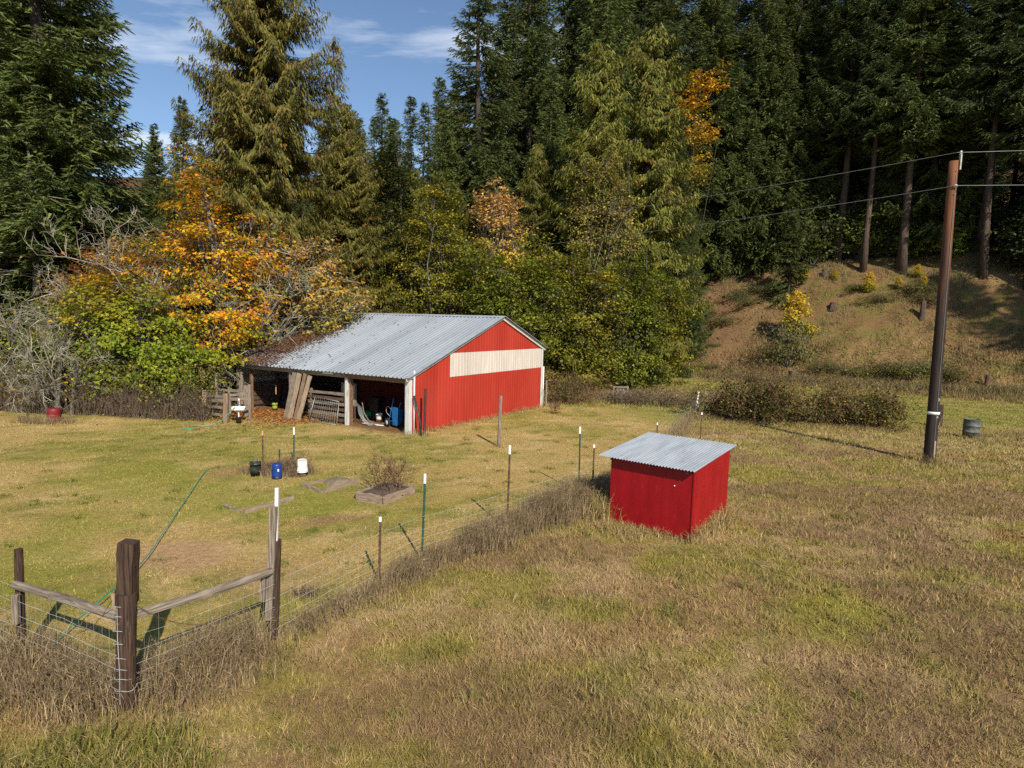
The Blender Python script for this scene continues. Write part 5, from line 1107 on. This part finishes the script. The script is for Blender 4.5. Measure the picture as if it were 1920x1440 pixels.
# understory in the shade and by the trunks
vm = broadleaf(50, [(0, 0, 2.4, 1.8, 1.6, 1.5), (.9, 0, 1.4, 1.3, 1.2, 1.0), (-.8, 0, 3.2, 1.1, 1.0, .9)], 80, 22, .20, flatcol([(.20, .26, .03), (.26, .30, .035), (.15, .20, .03)]), [(0, 0, -.2), (0, 0, 1.5), (.1, 0, 3)], .06, 'palm', 1.0, .55, .35)
for i, (x, y, s) in enumerate(((33.2, 70.5, 1.1), (36.9, 68.3, 1.3), (35.2, 72.5, 1.5), (40.2, 66.0, 1.0), (31.8, 72.5, 1.2), (38.2, 71.5, 1.6), (42.5, 63.0, .9), (46, 66, 1.5), (34.2, 75.5, 1.6))):
    tree('vine_maple', vm, x, y, 'lime green vine maple under the bare fir trunks', 'shrub', s=s, rz=i * 1.9, group='vine maples under the firs')
dk = broadleaf(51, [(0, 0, 1.7, 2.4, 2.0, 1.8), (1.2, 0, 2.9, 1.7, 1.5, 1.6), (-1.1, 0, 2.7, 1.8, 1.6, 1.7)], 150, 24, .20, flatcol([(.060, .078, .018), (.085, .100, .022), (.045, .062, .016)]), [(0, 0, -.2), (0, 0, 1.5), (0, 0, 3.5)], .08, 'diamond', .75, .7, .5)
gu = np.random.default_rng(61)
UND = [(40 + gu.uniform(-8, 24), 74 + gu.uniform(-4, 14), gu.uniform(1, 1.9)) for _ in range(22)] + [(x, 49 + gu.uniform(-2, 3), gu.uniform(1.2, 1.8)) for x in np.linspace(-12, 9, 9)] + [(x, 52 + gu.uniform(-2, 6), gu.uniform(1.6, 2.4)) for x in np.linspace(-24, 11, 13)] + [(x, 38 + gu.uniform(-2, 6), gu.uniform(1.2, 1.9)) for x in np.linspace(-40, -17, 11)] + [(x, 71 + gu.uniform(0, 6), gu.uniform(1.2, 2.0)) for x in np.linspace(18, 33, 6)] + [(46.5 + gu.uniform(0, 9), 56 + gu.uniform(-3, 6), gu.uniform(.9, 1.5)) for _ in range(6)]
for i, (x, y, s) in enumerate(UND):
    tree('understory_shrub', dk, x, y, 'dark leafy shrub in the shade under the trees', 'shrub', s=s, rz=i * 2.1, group='dark shrubs under the trees')
# named shrubs of the slope and field edge
ys = broadleaf(52, [(0, 0, 2.6, 1.3, 1.2, 2.0), (.2, 0, 1.2, 1.5, 1.3, 1.1), (-.2, 0, 4.2, .8, .8, 1.0)], 190, 28, .20, zcol([(.28, .31, .03), (.40, .36, .03)], [(.64, .46, .03), (.58, .47, .05), (.60, .36, .03)], .6, 3.2, noise=.22), [(0, 0, -.2), (0, 0, 2), (0, 0, 4.5)], .07, 'palm', .9, .5, .45)
tree('young_maple', ys, 27.0, 60.6, 'bright yellow young maple standing on the dry slope', 'shrub', s=1.0)
for i, (x, y, s) in enumerate(((34.7, 62.2, .40), (30.8, 67.5, .30), (36.9, 61.2, .24), (38.6, 60.0, .26), (33.0, 65.6, .22), (39.2, 62.0, .26), (29.4, 68.0, .26))):
    tree('yellow_sapling', ys, x, y, 'small yellow-leaved sapling near the top of the slope', 'shrub', s=s, rz=i * 2.4, group='yellow saplings on the slope')
gsh = broadleaf(53, [(0, 0, .8, 1.6, 1.3, .9), (.9, 0, .6, 1.2, 1.0, .6), (-1.0, 0, .7, 1.1, 1.0, .7)], 110, 22, .12, flatcol([(.12, .13, .035), (.16, .155, .04), (.20, .17, .05), (.10, .11, .03)]), [(0, 0, -.1), (0, 0, .8)], .04, 'diamond', .7, .5, .6)
tree('broom_shrub', gsh, 25.2, 57.4, 'feathery olive shrub below the yellow young maple', 'shrub', s=(1.25, 1.1, 2.9))
for i, (x, y, s) in enumerate(((24.2, 68.6, .9), (26.0, 68.4, .8), (21.0, 68.8, 1.0), (34.9, 60.6, .7), (37.9, 58.6, .8), (19.4, 60.6, .55), (20.4, 64.0, .35), (31.5, 52.7, 1.0), (33.3, 51.6, 1.1), (29.2, 54.0, .9), (35.3, 50.6, .9), (27.6, 55.3, .9), (37.6, 60.2, .9), (33.9, 63.2, .8), (22.0, 66.5, 1.0), (18.8, 66.5, 1.0), (25.0, 67.2, .9), (16.5, 60.8, .7))):
    tree('slope_shrub', gsh, x, y, 'low olive shrub sprawling on the dry slope', 'shrub', s=(s * (1.0 + .5 * math.sin(i * 1.7) ** 2), s, s * (.55 + .4 * math.cos(i * 2.3) ** 2)), rz=i * 2.0, group='low shrubs of the slope')

# ---- bramble thickets
def thicket(seed, rx, ry, h, ncane, nleaf, cols, canemat='twig_red', lsz=.075):
    g = np.random.default_rng(seed); segs = []; tips = []
    for _ in range(ncane):
        a = g.uniform(0, 6.28); q = math.sqrt(g.random()); p = np.array([rx * q * math.cos(a) * .9, ry * q * math.sin(a) * .9, -.05]); b = g.uniform(0, 6.28)
        L_ = g.uniform(.8, 2.2); hh = h * (1.1 - .65 * q ** 2) * g.uniform(.6, 1.3); prev = p
        for k in range(1, 7):
            t = k / 6; n_ = p + np.array([math.cos(b) * L_ * t, math.sin(b) * L_ * t, hh * math.sin(min(t * 2.3, 2.55))]) + g.normal(0, .05, 3); segs.append((*prev, *n_, .009, .007)); prev = n_; tips.append(n_)
    tips = np.array(tips); n1_ = int(nleaf * .35); i = g.integers(0, len(tips), n1_); P = tips[i] + g.normal(0, .14, (n1_, 3)); P[:, 2] = np.abs(P[:, 2])
    # the leafy outer skin of the mound, lumpy and open low down
    n2_ = nleaf - n1_; nd = 9; dx_ = g.uniform(-.72, .72, nd) * rx; dy_ = g.uniform(-.6, .6, nd) * ry; dr_ = g.uniform(.28, .55, nd) * min(rx, ry) * 1.2; dh_ = h * g.uniform(.45, 1.08, nd)
    kd = g.choice(nd, n2_, p=dr_ ** 2 / (dr_ ** 2).sum()); a_ = g.uniform(0, 6.283, n2_); q_ = np.sqrt(g.random(n2_)) * (1 + .22 * np.sin(a_ * 4 + kd * 1.9))
    zz_ = dh_[kd] * np.sqrt(np.clip(1.05 - q_ ** 2, 0, 1)) * g.uniform(.35, 1.06, n2_) ** .6
    P = np.concatenate([P, np.stack([dx_[kd] + dr_[kd] * q_ * np.cos(a_), dy_[kd] + dr_[kd] * q_ * np.sin(a_), np.maximum(zz_, .05)], 1) + g.normal(0, .09, (n2_, 3))])
    N_ = unit(np.array([0, -.3, 1.0]) + g.normal(0, .6, (nleaf, 3))); U = unit(np.cross(N_, g.normal(size=(nleaf, 3)))); c = jitter_col(g, cols, nleaf, amp=.25)
    S = Soup(); S.add(*leaves(P, U, np.cross(U, N_), lsz * g.uniform(.6, 1.4, nleaf), 'diamond', .75, c))
    return segs_mesh('canes', segs, M[canemat]), S.mesh('leaves', M['leaf'])
BRC = [(.085, .098, .024), (.060, .075, .020), (.14, .135, .03), (.16, .080, .035), (.105, .10, .026), (.28, .21, .04)]
TN = ('canes', 'leaves')
tree('bramble_thicket', thicket(71, 2.6, 1.9, 2.35, 260, 14000, BRC, lsz=.105), 12.6, 31.9, 'tall bramble thicket growing over the small wire pen', 'brambles', names=TN)
tree('bramble_thicket', thicket(72, 2.6, 1.7, 1.95, 200, 13000, BRC, lsz=.105), 17.0, 31.2, 'low leafy bramble mound between the thicket and the utility pole', 'brambles', names=TN)
tree('bramble_thicket', thicket(73, 1.7, 1.3, 1.7, 160, 3600, BRC[:4] + [(.16, .15, .04)]), 3.3, 37.0, 'bramble clump at the far corner of the barn', 'brambles', names=TN)
tree('bramble_thicket', thicket(74, 3.6, 1.4, .8, 200, 3500, [(.13, .10, .05), (.10, .085, .035), (.17, .13, .07)], 'twig'), 8.9, 37.2, 'low brown bramble strip beside the broken pallet', 'brambles', names=TN)
tree('dry_bush', (segs_mesh('twigs', sum([bare(80 + k, (.10 * math.cos(k), .10 * math.sin(k), 0), 1.0, .012, 3, .45, (3, 5), lean=(.4 * math.cos(k * 2.2), .4 * math.sin(k * 2.2))) for k in range(9)], []), M['twig_red']),), 2.3, 32.4, 'small leafless brown bush in the grass off the barn corner', 'bush', names=('twigs',))
tree('dry_shrub', (segs_mesh('twigs', sum([bare(100 + k, (.3 * math.cos(k * 1.3), .3 * math.sin(k * 1.3), 0), 1.3, .014, 3, .55, (3, 5), lean=(.55 * math.cos(k * 2.2), .55 * math.sin(k * 2.2))) for k in range(11)], []), M['twig_red']),
     (lambda g: (lambda S: (S.add(*leaves(g.normal(0, .38, (420, 3)) * np.array([1, .8, .5]) + np.array([0, 0, .45]), unit(g.normal(size=(420, 3))), unit(g.normal(size=(420, 3))), g.uniform(.03, .07, 420), 'diamond', .7, jitter_col(g, [(.20, .07, .04), (.12, .06, .035), (.14, .12, .04)], 420))), S.mesh('leaves', M['leaf']))[1])(Soup()))(np.random.default_rng(5))),
     -3.25, 16.45, 'dry red-brown shrub growing in the raised garden bed', 'shrub', sink=-.16, names=('twigs', 'leaves'))

# ---- bare lichened trees on the left, and twiggy tops among the maples
def bare_tree(label, x, y, parts, mat='lichen', cat='tree', name='bare_tree', extra=None):
    t = thing(name, label, cat, (x, y, hz(x, y)))
    segs = np.array(sum(parts, [])); big = segs[:, 6] > .045
    if big.any(): link('trunk', segs_mesh('trunk', segs[big], M['bark_grey'], 6), t)
    link('twigs', segs_mesh('twigs', segs[~big], M[mat]), t)
    if extra: link('leaves', extra, t)
def stray(seed, n, rx, ry, z0, z1, cols, sz=.12):
    g = np.random.default_rng(seed); P = np.stack([g.normal(0, rx, n), g.normal(0, ry, n), g.uniform(z0, z1, n)], 1); S = Soup()
    U = unit(g.normal(size=(n, 3))); S.add(*leaves(P, U, frame(g, U), sz * g.uniform(.6, 1.4, n), 'diamond', .8, jitter_col(g, cols, n))); return S.mesh('leaves', M['leaf'])
bare_tree('grey bare tree bearded with pale lichen behind the red drum', -20.4, 27.9, [bare(201, (0, 0, -.2), 8.8, .12, 5, .62, (3, 5), lean=(-.15, 0), droop=.5, tip=.007), bare(202, (-.5, .2, -.2), 8.0, .09, 5, .65, (3, 5), lean=(-.4, 0), droop=.6, tip=.007), bare(203, (.5, .2, -.2), 7.2, .09, 5, .6, (3, 4), lean=(.2, 0), droop=.4)], extra=stray(1, 420, 1.6, .8, .6, 5.2, [(.42, .32, .03), (.50, .34, .03)], .10))
bare_tree('pale lichen-covered bare crown rising above the russet maple', -19.4, 31.6, [bare(204, (0, 0, -.2), 14.5, .15, 5, .55, (3, 5), lean=(.05, 0), upw=.5, tip=.011), bare(205, (.6, .3, -.2), 13.5, .13, 5, .55, (3, 5), lean=(-.14, 0), upw=.5, tip=.011)])
bare_tree('pale twiggy tree with lichen between the orange maple and barn roof', -14.2, 33.0, [bare(206, (0, 0, -.2), 11.0, .15, 5, .6, (3, 5), lean=(.28, -.08), upw=.3, tip=.008), bare(207, (.2, .4, -.2), 10.0, .12, 5, .6, (3, 5), lean=(.10, -.1), upw=.3, tip=.008)])
bare_tree('grey leafless thorn tree in the undergrowth past the red drum', -23.0, 29.5, [bare(208, (0, 0, -.2), 8.4, .11, 5, .62, (3, 5), droop=.4, tip=.007), bare(209, (.25, .1, -.2), 6.8, .09, 5, .62, (3, 5), droop=.4)], extra=stray(2, 260, 1.6, .8, .6, 4.2, [(.42, .32, .03), (.20, .2, .04)], .10))
sg = []
gl = np.random.default_rng(300)
for k in range(34):
    z = gl.uniform(1.5, 12.0); a = gl.uniform(-2.6, -.5); l = gl.uniform(2, 5.0); p = np.array([0, 0, z]); d = np.array([math.cos(a), math.sin(a), gl.uniform(-.15, .12)])
    sg.append((*p, *(p + d * l * .5), .04, .03)); sg.append((*(p + d * l * .5), *(p + d * l - np.array([0, 0, .2])), .03, .01))
bare_tree('dead fir with bare straight limbs beside the big dark fir', -28.0, 37.0, [sg, [(0, 0, -.3, .1, 0, 8, .22, .16), (.1, 0, 8, 0, 0, 15, .16, .05)]], 'lichen')

# ---- undergrowth along the left wood edge: stems, twigs and small yellow leaves nobody could count
g = np.random.default_rng(400); segs = []; n = 2600
X = g.uniform(-27, -13.4, n); Y = 27.5 - .13 * (X + 17) + np.abs(g.normal(0, 1.4, n)); Z = height(X, Y)
hn = fbm(X * .7, Y * .7, 91, 2)
for i in range(n):
    h_ = g.uniform(.4, 1.9) * (1.35 if X[i] < -18 else 1.0) * (.45 + 1.1 * hn[i]); d = g.normal(0, .28, 2); p = np.array([X[i], Y[i], Z[i] - .05]); m1 = p + np.array([d[0] * .4 * h_, d[1] * .4 * h_, .55 * h_]); e = p + np.array([d[0] * h_ * 1.2, d[1] * h_ * 1.2, h_ * g.uniform(.75, 1.0)])
    segs += [(*p, *m1, .010, .008), (*m1, *e, .008, .004), (*m1, *(m1 + g.normal(0, .28, 3)), .006, .003)]
tag(link('undergrowth', segs_mesh('undergrowth', segs, M['twig'])), 'tangle of brown stems along the wood edge by the pen', 'undergrowth', kind='stuff')
n = 15000; X = g.uniform(-27, -13.2, n); Y = 27.6 - .13 * (X + 17) + np.abs(g.normal(0, 1.3, n)); P = np.stack([X, Y, height(X, Y) + g.random(n) ** 1.5 * 2.5 + .05], 1)
U = unit(g.normal(size=(n, 3)) + np.array([0, 0, -.3])); S = Soup(); S.add(*leaves(P, U, frame(g, U), .085 * g.uniform(.6, 1.4, n), 'diamond', .75, jitter_col(g, [(.17, .15, .04), (.11, .11, .03), (.44, .34, .03), (.20, .11, .045), (.13, .15, .03)], n, [.22, .24, .18, .14, .22])))
tag(link('undergrowth_leaves', S.mesh('undergrowth_leaves', M['leaf'])), 'small yellow and brown leaves in the undergrowth at the wood edge', 'undergrowth', kind='stuff')

# ---- fallen leaves: by the pen and barn front, and drifted on the barn roof
def lit(P, N_, cols, sz, g, shape='diamond'):
    n = len(P); U = unit(np.cross(N_, g.normal(size=(n, 3)))); S = Soup(); S.add(*leaves(P, U, np.cross(U, N_), sz * g.uniform(.6, 1.4, n), shape, .8, jitter_col(g, cols, n))); return S
g = np.random.default_rng(500); n = 3600
ly_ = g.uniform(5.2, 13.5, n); lx_ = -g.gamma(2.0, .75, n) + g.uniform(0, 1.2, n)
X = BC[0] + BV[0] * lx_ + BU[0] * ly_; Y = BC[1] + BV[1] * lx_ + BU[1] * ly_
P = np.stack([X, Y, height(X, Y) + g.uniform(.01, .06, n)], 1); N_ = unit(np.array([0, 0, 1.]) + g.normal(0, .35, (n, 3)))
tag(link('fallen_leaves', lit(P, N_, [(.40, .15, .04), (.30, .11, .035), (.46, .24, .05), (.20, .09, .04)], .10, g, 'palm').mesh('fallen_leaves', M['litter'])), 'orange leaves fallen on the ground round the board pen', 'fallen leaves', kind='stuff')
n = 52000; ly_ = BL_ + .12 - np.abs(g.normal(0, .95, n)) * (1 + .6 * g.random(n)); lx_ = g.uniform(-.27, 6.9, n); keep = (ly_ > .2) & (g.random(n) < np.clip(1.15 - lx_ / 9 - (BL_ - ly_) * .12, .05, 1))
m2 = 110; ly_ = np.concatenate([ly_[keep], g.uniform(1.5, 9, m2)]); lx_ = np.concatenate([lx_[keep], g.uniform(0, 6.6, m2)])
X = BC[0] + BV[0] * lx_ + BU[0] * ly_; Y = BC[1] + BV[1] * lx_ + BU[1] * ly_; kk = (ZR - ZF) / RX
P = np.stack([X, Y, ZF + kk * lx_ + .062 + g.uniform(0, .03, len(lx_))], 1); nb = np.array([-BV[0] * kk, -BV[1] * kk, 1.]); N_ = unit(nb + g.normal(0, .22, (len(P), 3)))
tag(link('roof_litter', lit(P, N_, [(.15, .07, .035), (.11, .055, .03), (.20, .10, .05), (.08, .045, .03)], .09, g, 'tri').mesh('roof_litter', M['litter'])), 'brown needles and leaves drifted on the barn roof', 'fallen leaves', kind='stuff')

# ---- grass
def turf(name, label, seed, N_t, per, dmin, dmax, power, hfun, wk):
    """tufts of blades, denser near the viewer's ground, coloured by the turf they grow from"""
    g = np.random.default_rng(seed); e = 1 - power
    d = (dmin ** e + g.random(N_t) * (dmax ** e - dmin ** e)) ** (1 / e); th = g.uniform(-.86, .86, N_t)
    x, y = d * np.sin(th), d * np.cos(th)
    lx, ly = barn_xy(x, y); ok = ~((lx > -.1) & (lx < BW_ + .1) & (ly > -.05) & (ly < BL_ + .1))
    sx, sy = x - 4.08, y - 13.62; sa = sx * math.cos(.6695) - sy * math.sin(.6695); sb = sx * math.sin(.6695) + sy * math.cos(.6695)
    ok &= ~((sa > -2.1) & (sa < .02) & (sb > -.02) & (sb < 2.25))
    bare_ = np.maximum(blob(x, y, -6.45, 12.0, .95) * .93, blob(x, y, -4.3, 11.2, .7) * .5); ok &= g.random(N_t) > bare_
    x, y, d = x[ok], y[ok], d[ok]
    n = len(x); idx = np.repeat(np.arange(n), per); m = len(idx)
    sp = (.03 + .004 * d)[idx]; X = x[idx] + g.normal(0, 1, m) * sp; Y = y[idx] + g.normal(0, 1, m) * sp
    h_, dry = hfun(x, y, g); H_ = h_[idx] * g.uniform(.55, 1.25, m)
    lean = g.normal(0, .55, (m, 2)) + (g.normal(0, .35, (n, 2)))[idx]
    U = np.stack([lean[:, 0], lean[:, 1], np.ones(m)], 1); U = unit(U); Wd = unit(np.stack([g.normal(size=m), g.normal(size=m), g.normal(0, .2, m)], 1))
    w = (wk[0] + wk[1] * d)[idx] * g.uniform(.6, 1.4, m)
    base = meadow(X, Y); tuft = (1 + g.normal(0, .20, (n, 1)))[idx]
    PAL = np.array([[(.50, .38, .18), (.33, .30, .060), (.17, .205, .035), (.26, .165, .09), (.13, .10, .05)], [(.42, .31, .17), (.31, .265, .065), (.16, .18, .035), (.27, .175, .10), (.12, .09, .05)]])
    nz = np.clip(fbm(x * 2.3, y * 2.3, 55, 3) * 1.9 - .45 + g.normal(0, .20, n), 0, .999)      # tufts of a kind stand together
    cut = np.array([.20, .45, .66, .90])                                               # brown | straw | yellow-green | green | dark
    kind = np.array([3, 0, 1, 2, 4])[np.searchsorted(cut, nz)]
    tc = PAL[(dry > .5).astype(int), kind]
    tc = tc[idx]; sw = g.random(m) < .22; tc[sw] = PAL[0, g.choice(5, sw.sum(), p=[.4, .25, .15, .15, .05])]
    c = (base * .55 + tc * np.array([.50, .50, .46])) * tuft * (1 + g.normal(0, .13, (m, 1)))
    P = np.stack([X, Y, height(X, Y) - .01], 1)
    T = np.stack([P - Wd * (w / 2)[:, None], P + Wd * (w / 2)[:, None], P + U * H_[:, None]], 1).reshape(-1, 3)
    F = np.arange(m * 3).reshape(-1, 3)
    tag(link(name, tri_mesh(name, T, F, M['blade'], np.repeat(np.clip(c, .01, .7), 3, axis=0))), label, 'grass', kind='stuff')
def h_mead(x, y, g):
    o = sstep(-.3, .6, outside(x, y)); far = sstep(28, 34, y) * sstep(6, 10, x); n2 = fbm(x * .9, y * .9, 40)
    h = .038 + .028 * n2 + o * (.028 + .10 * n2) * (1 - .6 * far)
    s = (x - 14.8) * .58 + (y - 60) * .81
    h = h + sstep(-3, 0, s) * .30 + sstep(34, 38, y) * (1 - sstep(13, 18, x)) * .15
    h = h * (1 - .55 * np.exp(-((x - 3.6) ** 2 + (y - 13.5) ** 2) / .9))
    h = h + .22 * np.exp(-((x - 15.32) ** 2 + (y - 22.5) ** 2) / .5) 
    return h, o
turf('grass', 'short mown and rough meadow grass', 601, 70000, 9, 5.2, 66, .45, h_mead, (.0045, .00092))

# ---- tall dry weeds along the fence, by the shed, the posts and the barn wall
def weeds(name, label, seed, spots, cols, n_per, ws=0.0):
    """spots: (x, y, spread_x, spread_y, height, count factor)"""
    g = np.random.default_rng(seed); S = Soup()
    for (cx, cy, sx, sy, hh, k) in spots:
        n = int(n_per * k); x = cx + g.normal(0, sx, n); y = cy + g.normal(0, sy, n); z = height(x, y)
        fall = np.exp(-.5 * (((x - cx) / (sx * 1.6)) ** 2 + ((y - cy) / (sy * 1.6)) ** 2))
        H_ = hh * g.uniform(.45, 1.15, n) * (.55 + .45 * fall); lean = g.normal(0, .26, (n, 2)) + g.normal(0, .14, 2)
        a = g.uniform(0, 3.14, n); W_ = np.stack([np.cos(a), np.sin(a), 0 * a], 1) * (g.uniform(.003, .0065, n) * (1 + ws))[:, None]
        P0 = np.stack([x, y, z - .02], 1); P1 = P0 + np.stack([lean[:, 0] * H_ * .35, lean[:, 1] * H_ * .35, H_ * .6], 1); P2 = P1 + np.stack([lean[:, 0] * H_ * .7, lean[:, 1] * H_ * .7, H_ * .36 * (1 - np.abs(lean[:, 0]) * .5)], 1)
        V = np.stack([P0 - W_, P0 + W_, P1 + W_ * .7, P1 - W_ * .7, P2], 1).reshape(-1, 3); F = (np.arange(n) * 5)[:, None, None] + np.array([(0, 1, 2), (0, 2, 3), (3, 2, 4)])[None]
        c = jitter_col(g, cols, n, amp=.22); S.add(V, F.reshape(-1, 3), np.repeat(c, 5, 0))
        # seed heads and side twigs
        m = n * 2; i = g.integers(0, n, m); t = g.uniform(.3, 1, m)[:, None]; B = P1[i] * (1 - t) + P2[i] * t; U = unit(g.normal(size=(m, 3)) + np.array([0, 0, .5]))
        S.add(*leaves(B, U, frame(g, U), g.uniform(.04, .11, m) * (1 + ws * .25), 'tri', .055 * (1 + ws * .4), jitter_col(g, cols, m, amp=.22)))
    return tag(link(name, S.mesh(name, M['blade'])), label, 'weeds', kind='stuff')
WC = [(.25, .170, .10), (.33, .235, .14), (.14, .095, .06), (.46, .35, .20), (.28, .21, .13), (.18, .15, .06)]
WS = [(.52, .38, .18), (.42, .30, .14), (.32, .22, .11), (.27, .26, .07)]
sp_ = []
gw = np.random.default_rng(9)
def along(p, q, step, w, h, k, off=(0, 0)):
    L_ = math.hypot(q[0] - p[0], q[1] - p[1]); n = max(1, int(L_ / step))
    for i in range(n):
        t = (i + .5) / n; sp_.append((p[0] + (q[0] - p[0]) * t + off[0] + gw.normal(0, .06), p[1] + (q[1] - p[1]) * t + off[1] + gw.normal(0, .06), w, w, h * gw.uniform(.8, 1.2), k * gw.uniform(.7, 1.3)))
along((-9.5, 9.4), (-6.6, 8.0), .35, .24, .42, .6, (0, -.05))
along((-6.8, 8.1), (-4.75, 7.2), .24, .20, .58, .9, (.05, .05)); along((-6.8, 7.9), (-4.9, 6.95), .35, .22, .34, .5, (.05, -.15))
along((-4.5, 7.35), (-3.7, 8.6), .20, .20, .66, 1.2, (.05, .05)); along((-4.25, 7.1), (-3.5, 8.4), .3, .22, .36, .6, (.25, -.05))
along((-3.4, 8.9), (-2.3, 11.0), .26, .17, .30, .45, (.12, -.1))
along((-2.3, 11.0), (-1.0, 12.8), .22, .19, .42, .65, (.15, -.1))
along((-1.0, 12.8), (.6, 14.7), .20, .25, .62, 1.1, (.18, -.12))
along((.6, 14.7), (2.1, 16.6), .18, .30, .85, 1.5, (.14, -.2))
along((2.2, 16.8), (4.0, 20.0), .4, .25, .45, .5)
along((4.0, 20.0), (10.0, 33.5), .6, .3, .35, .4)

for (x, y) in ((-19.8, 25.7), (-19.2, 25.7), (-20.3, 25.9), (-18.7, 26.1)): sp_.append((x, y, .25, .15, .45, .6))
weeds('dry_weeds', 'tangled brown dry weeds along the wire fence', 701, sp_, WC, 330)
sp_ = []
for i in range(11):   # skirts of the shed
    t = i / 10; sp_.append((4.08 - .784 * 2.08 * t - .05, 13.62 + .62 * 2.08 * t - .14, .13, .08, .17 * gw.uniform(.6, 1.6), .22))
    sp_.append((4.08 + .62 * 2.2 * t + .12, 13.62 + .784 * 2.2 * t - .05, .12, .12, .50 * gw.uniform(.7, 1.2), .38))
along((2.2, 15.0), (2.6, 16.2), .2, .28, .75, 1.2)
along((2.3, 14.4), (2.9, 13.6), .25, .2, .30, .6)
sp_ += [(15.45, 22.35, .22, .2, .5, 1.0), (15.2, 22.5, .15, .12, .45, .5), (20.5, 27.7, .4, .15, .3, .6), (21.3, 27.8, .35, .15, .28, .5), (19.4, 28.6, .4, .3, .4, .6), (21.5, 31.2, .4, .3, .5, .7)]
for i in range(14): x, y, _ = bw(.3 + i * .8, -.18); sp_.append((x + .05, y - .05, .18, .12, gw.uniform(.18, .42), .28))
for (x, y) in ((-.44, 23.35), (-3.5, 25.2), (-4.15, 25.2)): sp_.append((x, y, .18, .12, .25, .3))
along((9.9, 30.6), (18.8, 29.4), .45, .25, .28, .5); along((9.5, 33.0), (10.5, 31.2), .3, .3, .40, .6)
weeds('tall_grass', 'pale tall grass round the shed, the pole and the barn wall', 702, sp_, WS, 190, .3)
sp_ = []
for i in range(26): sp_.append((gw.uniform(-5.6, -3.2), gw.uniform(5.6, 6.7), .16, .12, gw.uniform(.22, .42), .5))
for i in range(70):
    x, y = gw.uniform(-3, 13), gw.uniform(6.2, 16)
    if outside(np.array([x]), np.array([y]))[0] > .7 and math.hypot(x - 3.6, y - 14.8) > 2.0: sp_.append((x, y, .09, .07, gw.uniform(.13, .26), .16))
_k = sp_; sp_ = []
for i in range(170):
    x, y = gw.uniform(-14, 4), gw.uniform(10, 27)
    if outside(np.array([x]), np.array([y]))[0] < -.5 and not (-.3 < barn_xy(x, y)[0] < 12 and -.3 < barn_xy(x, y)[1] < 12): sp_.append((x, y, .10, .08, gw.uniform(.05, .13), .14))
weeds('yard_weeds', 'small dark green weed tufts dotted through the mown yard', 706, sp_, [(.13, .165, .03), (.17, .20, .035), (.10, .13, .028), (.24, .24, .06)], 200, .9)
sp_ = [(x, y, w, w * .7, h, k) for (x, y, w, h, k) in ((-7.05, 18.35, .2, .44, 1.2), (-6.75, 18.55, .22, .55, 1.3), (-6.45, 18.7, .22, .62, 1.3), (-7.25, 18.6, .2, .40, 1.0), (-6.45, 18.25, .12, .26, .4), (-7.75, 18.6, .2, .30, .5), (-3.45, 10.4, .15, .2, .3))]
weeds('bucket_weeds', 'dark dry weeds tangled round the buckets in the yard', 705, sp_, [(.17, .115, .075), (.24, .165, .105), (.11, .075, .05), (.32, .24, .15)], 420, .6)
sp_ = _k
weeds('green_tufts', 'yellow-green tufts of longer grass in the rough meadow', 704, sp_, [(.22, .215, .05), (.30, .25, .065), (.16, .18, .035), (.38, .29, .14)], 200, .4)
sp_ = []
along((17, 58.2), (37.5, 46.2), .7, .6, .75, 1.0); along((5, 40), (10, 36.5), .6, .5, .5, .7)
gw2 = np.random.default_rng(77)
for i in range(150):
    s = gw2.uniform(0, 20); u_ = gw2.uniform(-2, 28); x = 14.8 + .81 * u_ + .58 * s; y = 60 - .58 * u_ + .81 * s; sp_.append((x, y, .8, .7, gw2.uniform(.3, .7), .75))
weeds('slope_grass', 'long dry brown grass and bracken over the slope', 703, sp_, [(.20, .14, .085), (.26, .19, .115), (.15, .10, .062), (.33, .25, .145), (.16, .165, .045), (.20, .19, .05)], 150, 3.0)

# tufts of fresh green and tiny yellow flowers in the meadow
g = np.random.default_rng(800); n = 260; x = g.uniform(2, 14, n); y = g.uniform(7.5, 19, n); P = np.stack([x, y, height(x, y) + g.uniform(.08, .16, n)], 1)
N_ = unit(np.array([0, -.3, 1.]) + g.normal(0, .3, (n, 3)))
tag(link('meadow_flowers', lit(P, N_, [(.62, .50, .03), (.60, .54, .10)], .022, g).mesh('meadow_flowers', M['leaf'])), 'tiny yellow flowers dotted through the rough meadow', 'flowers', kind='stuff')
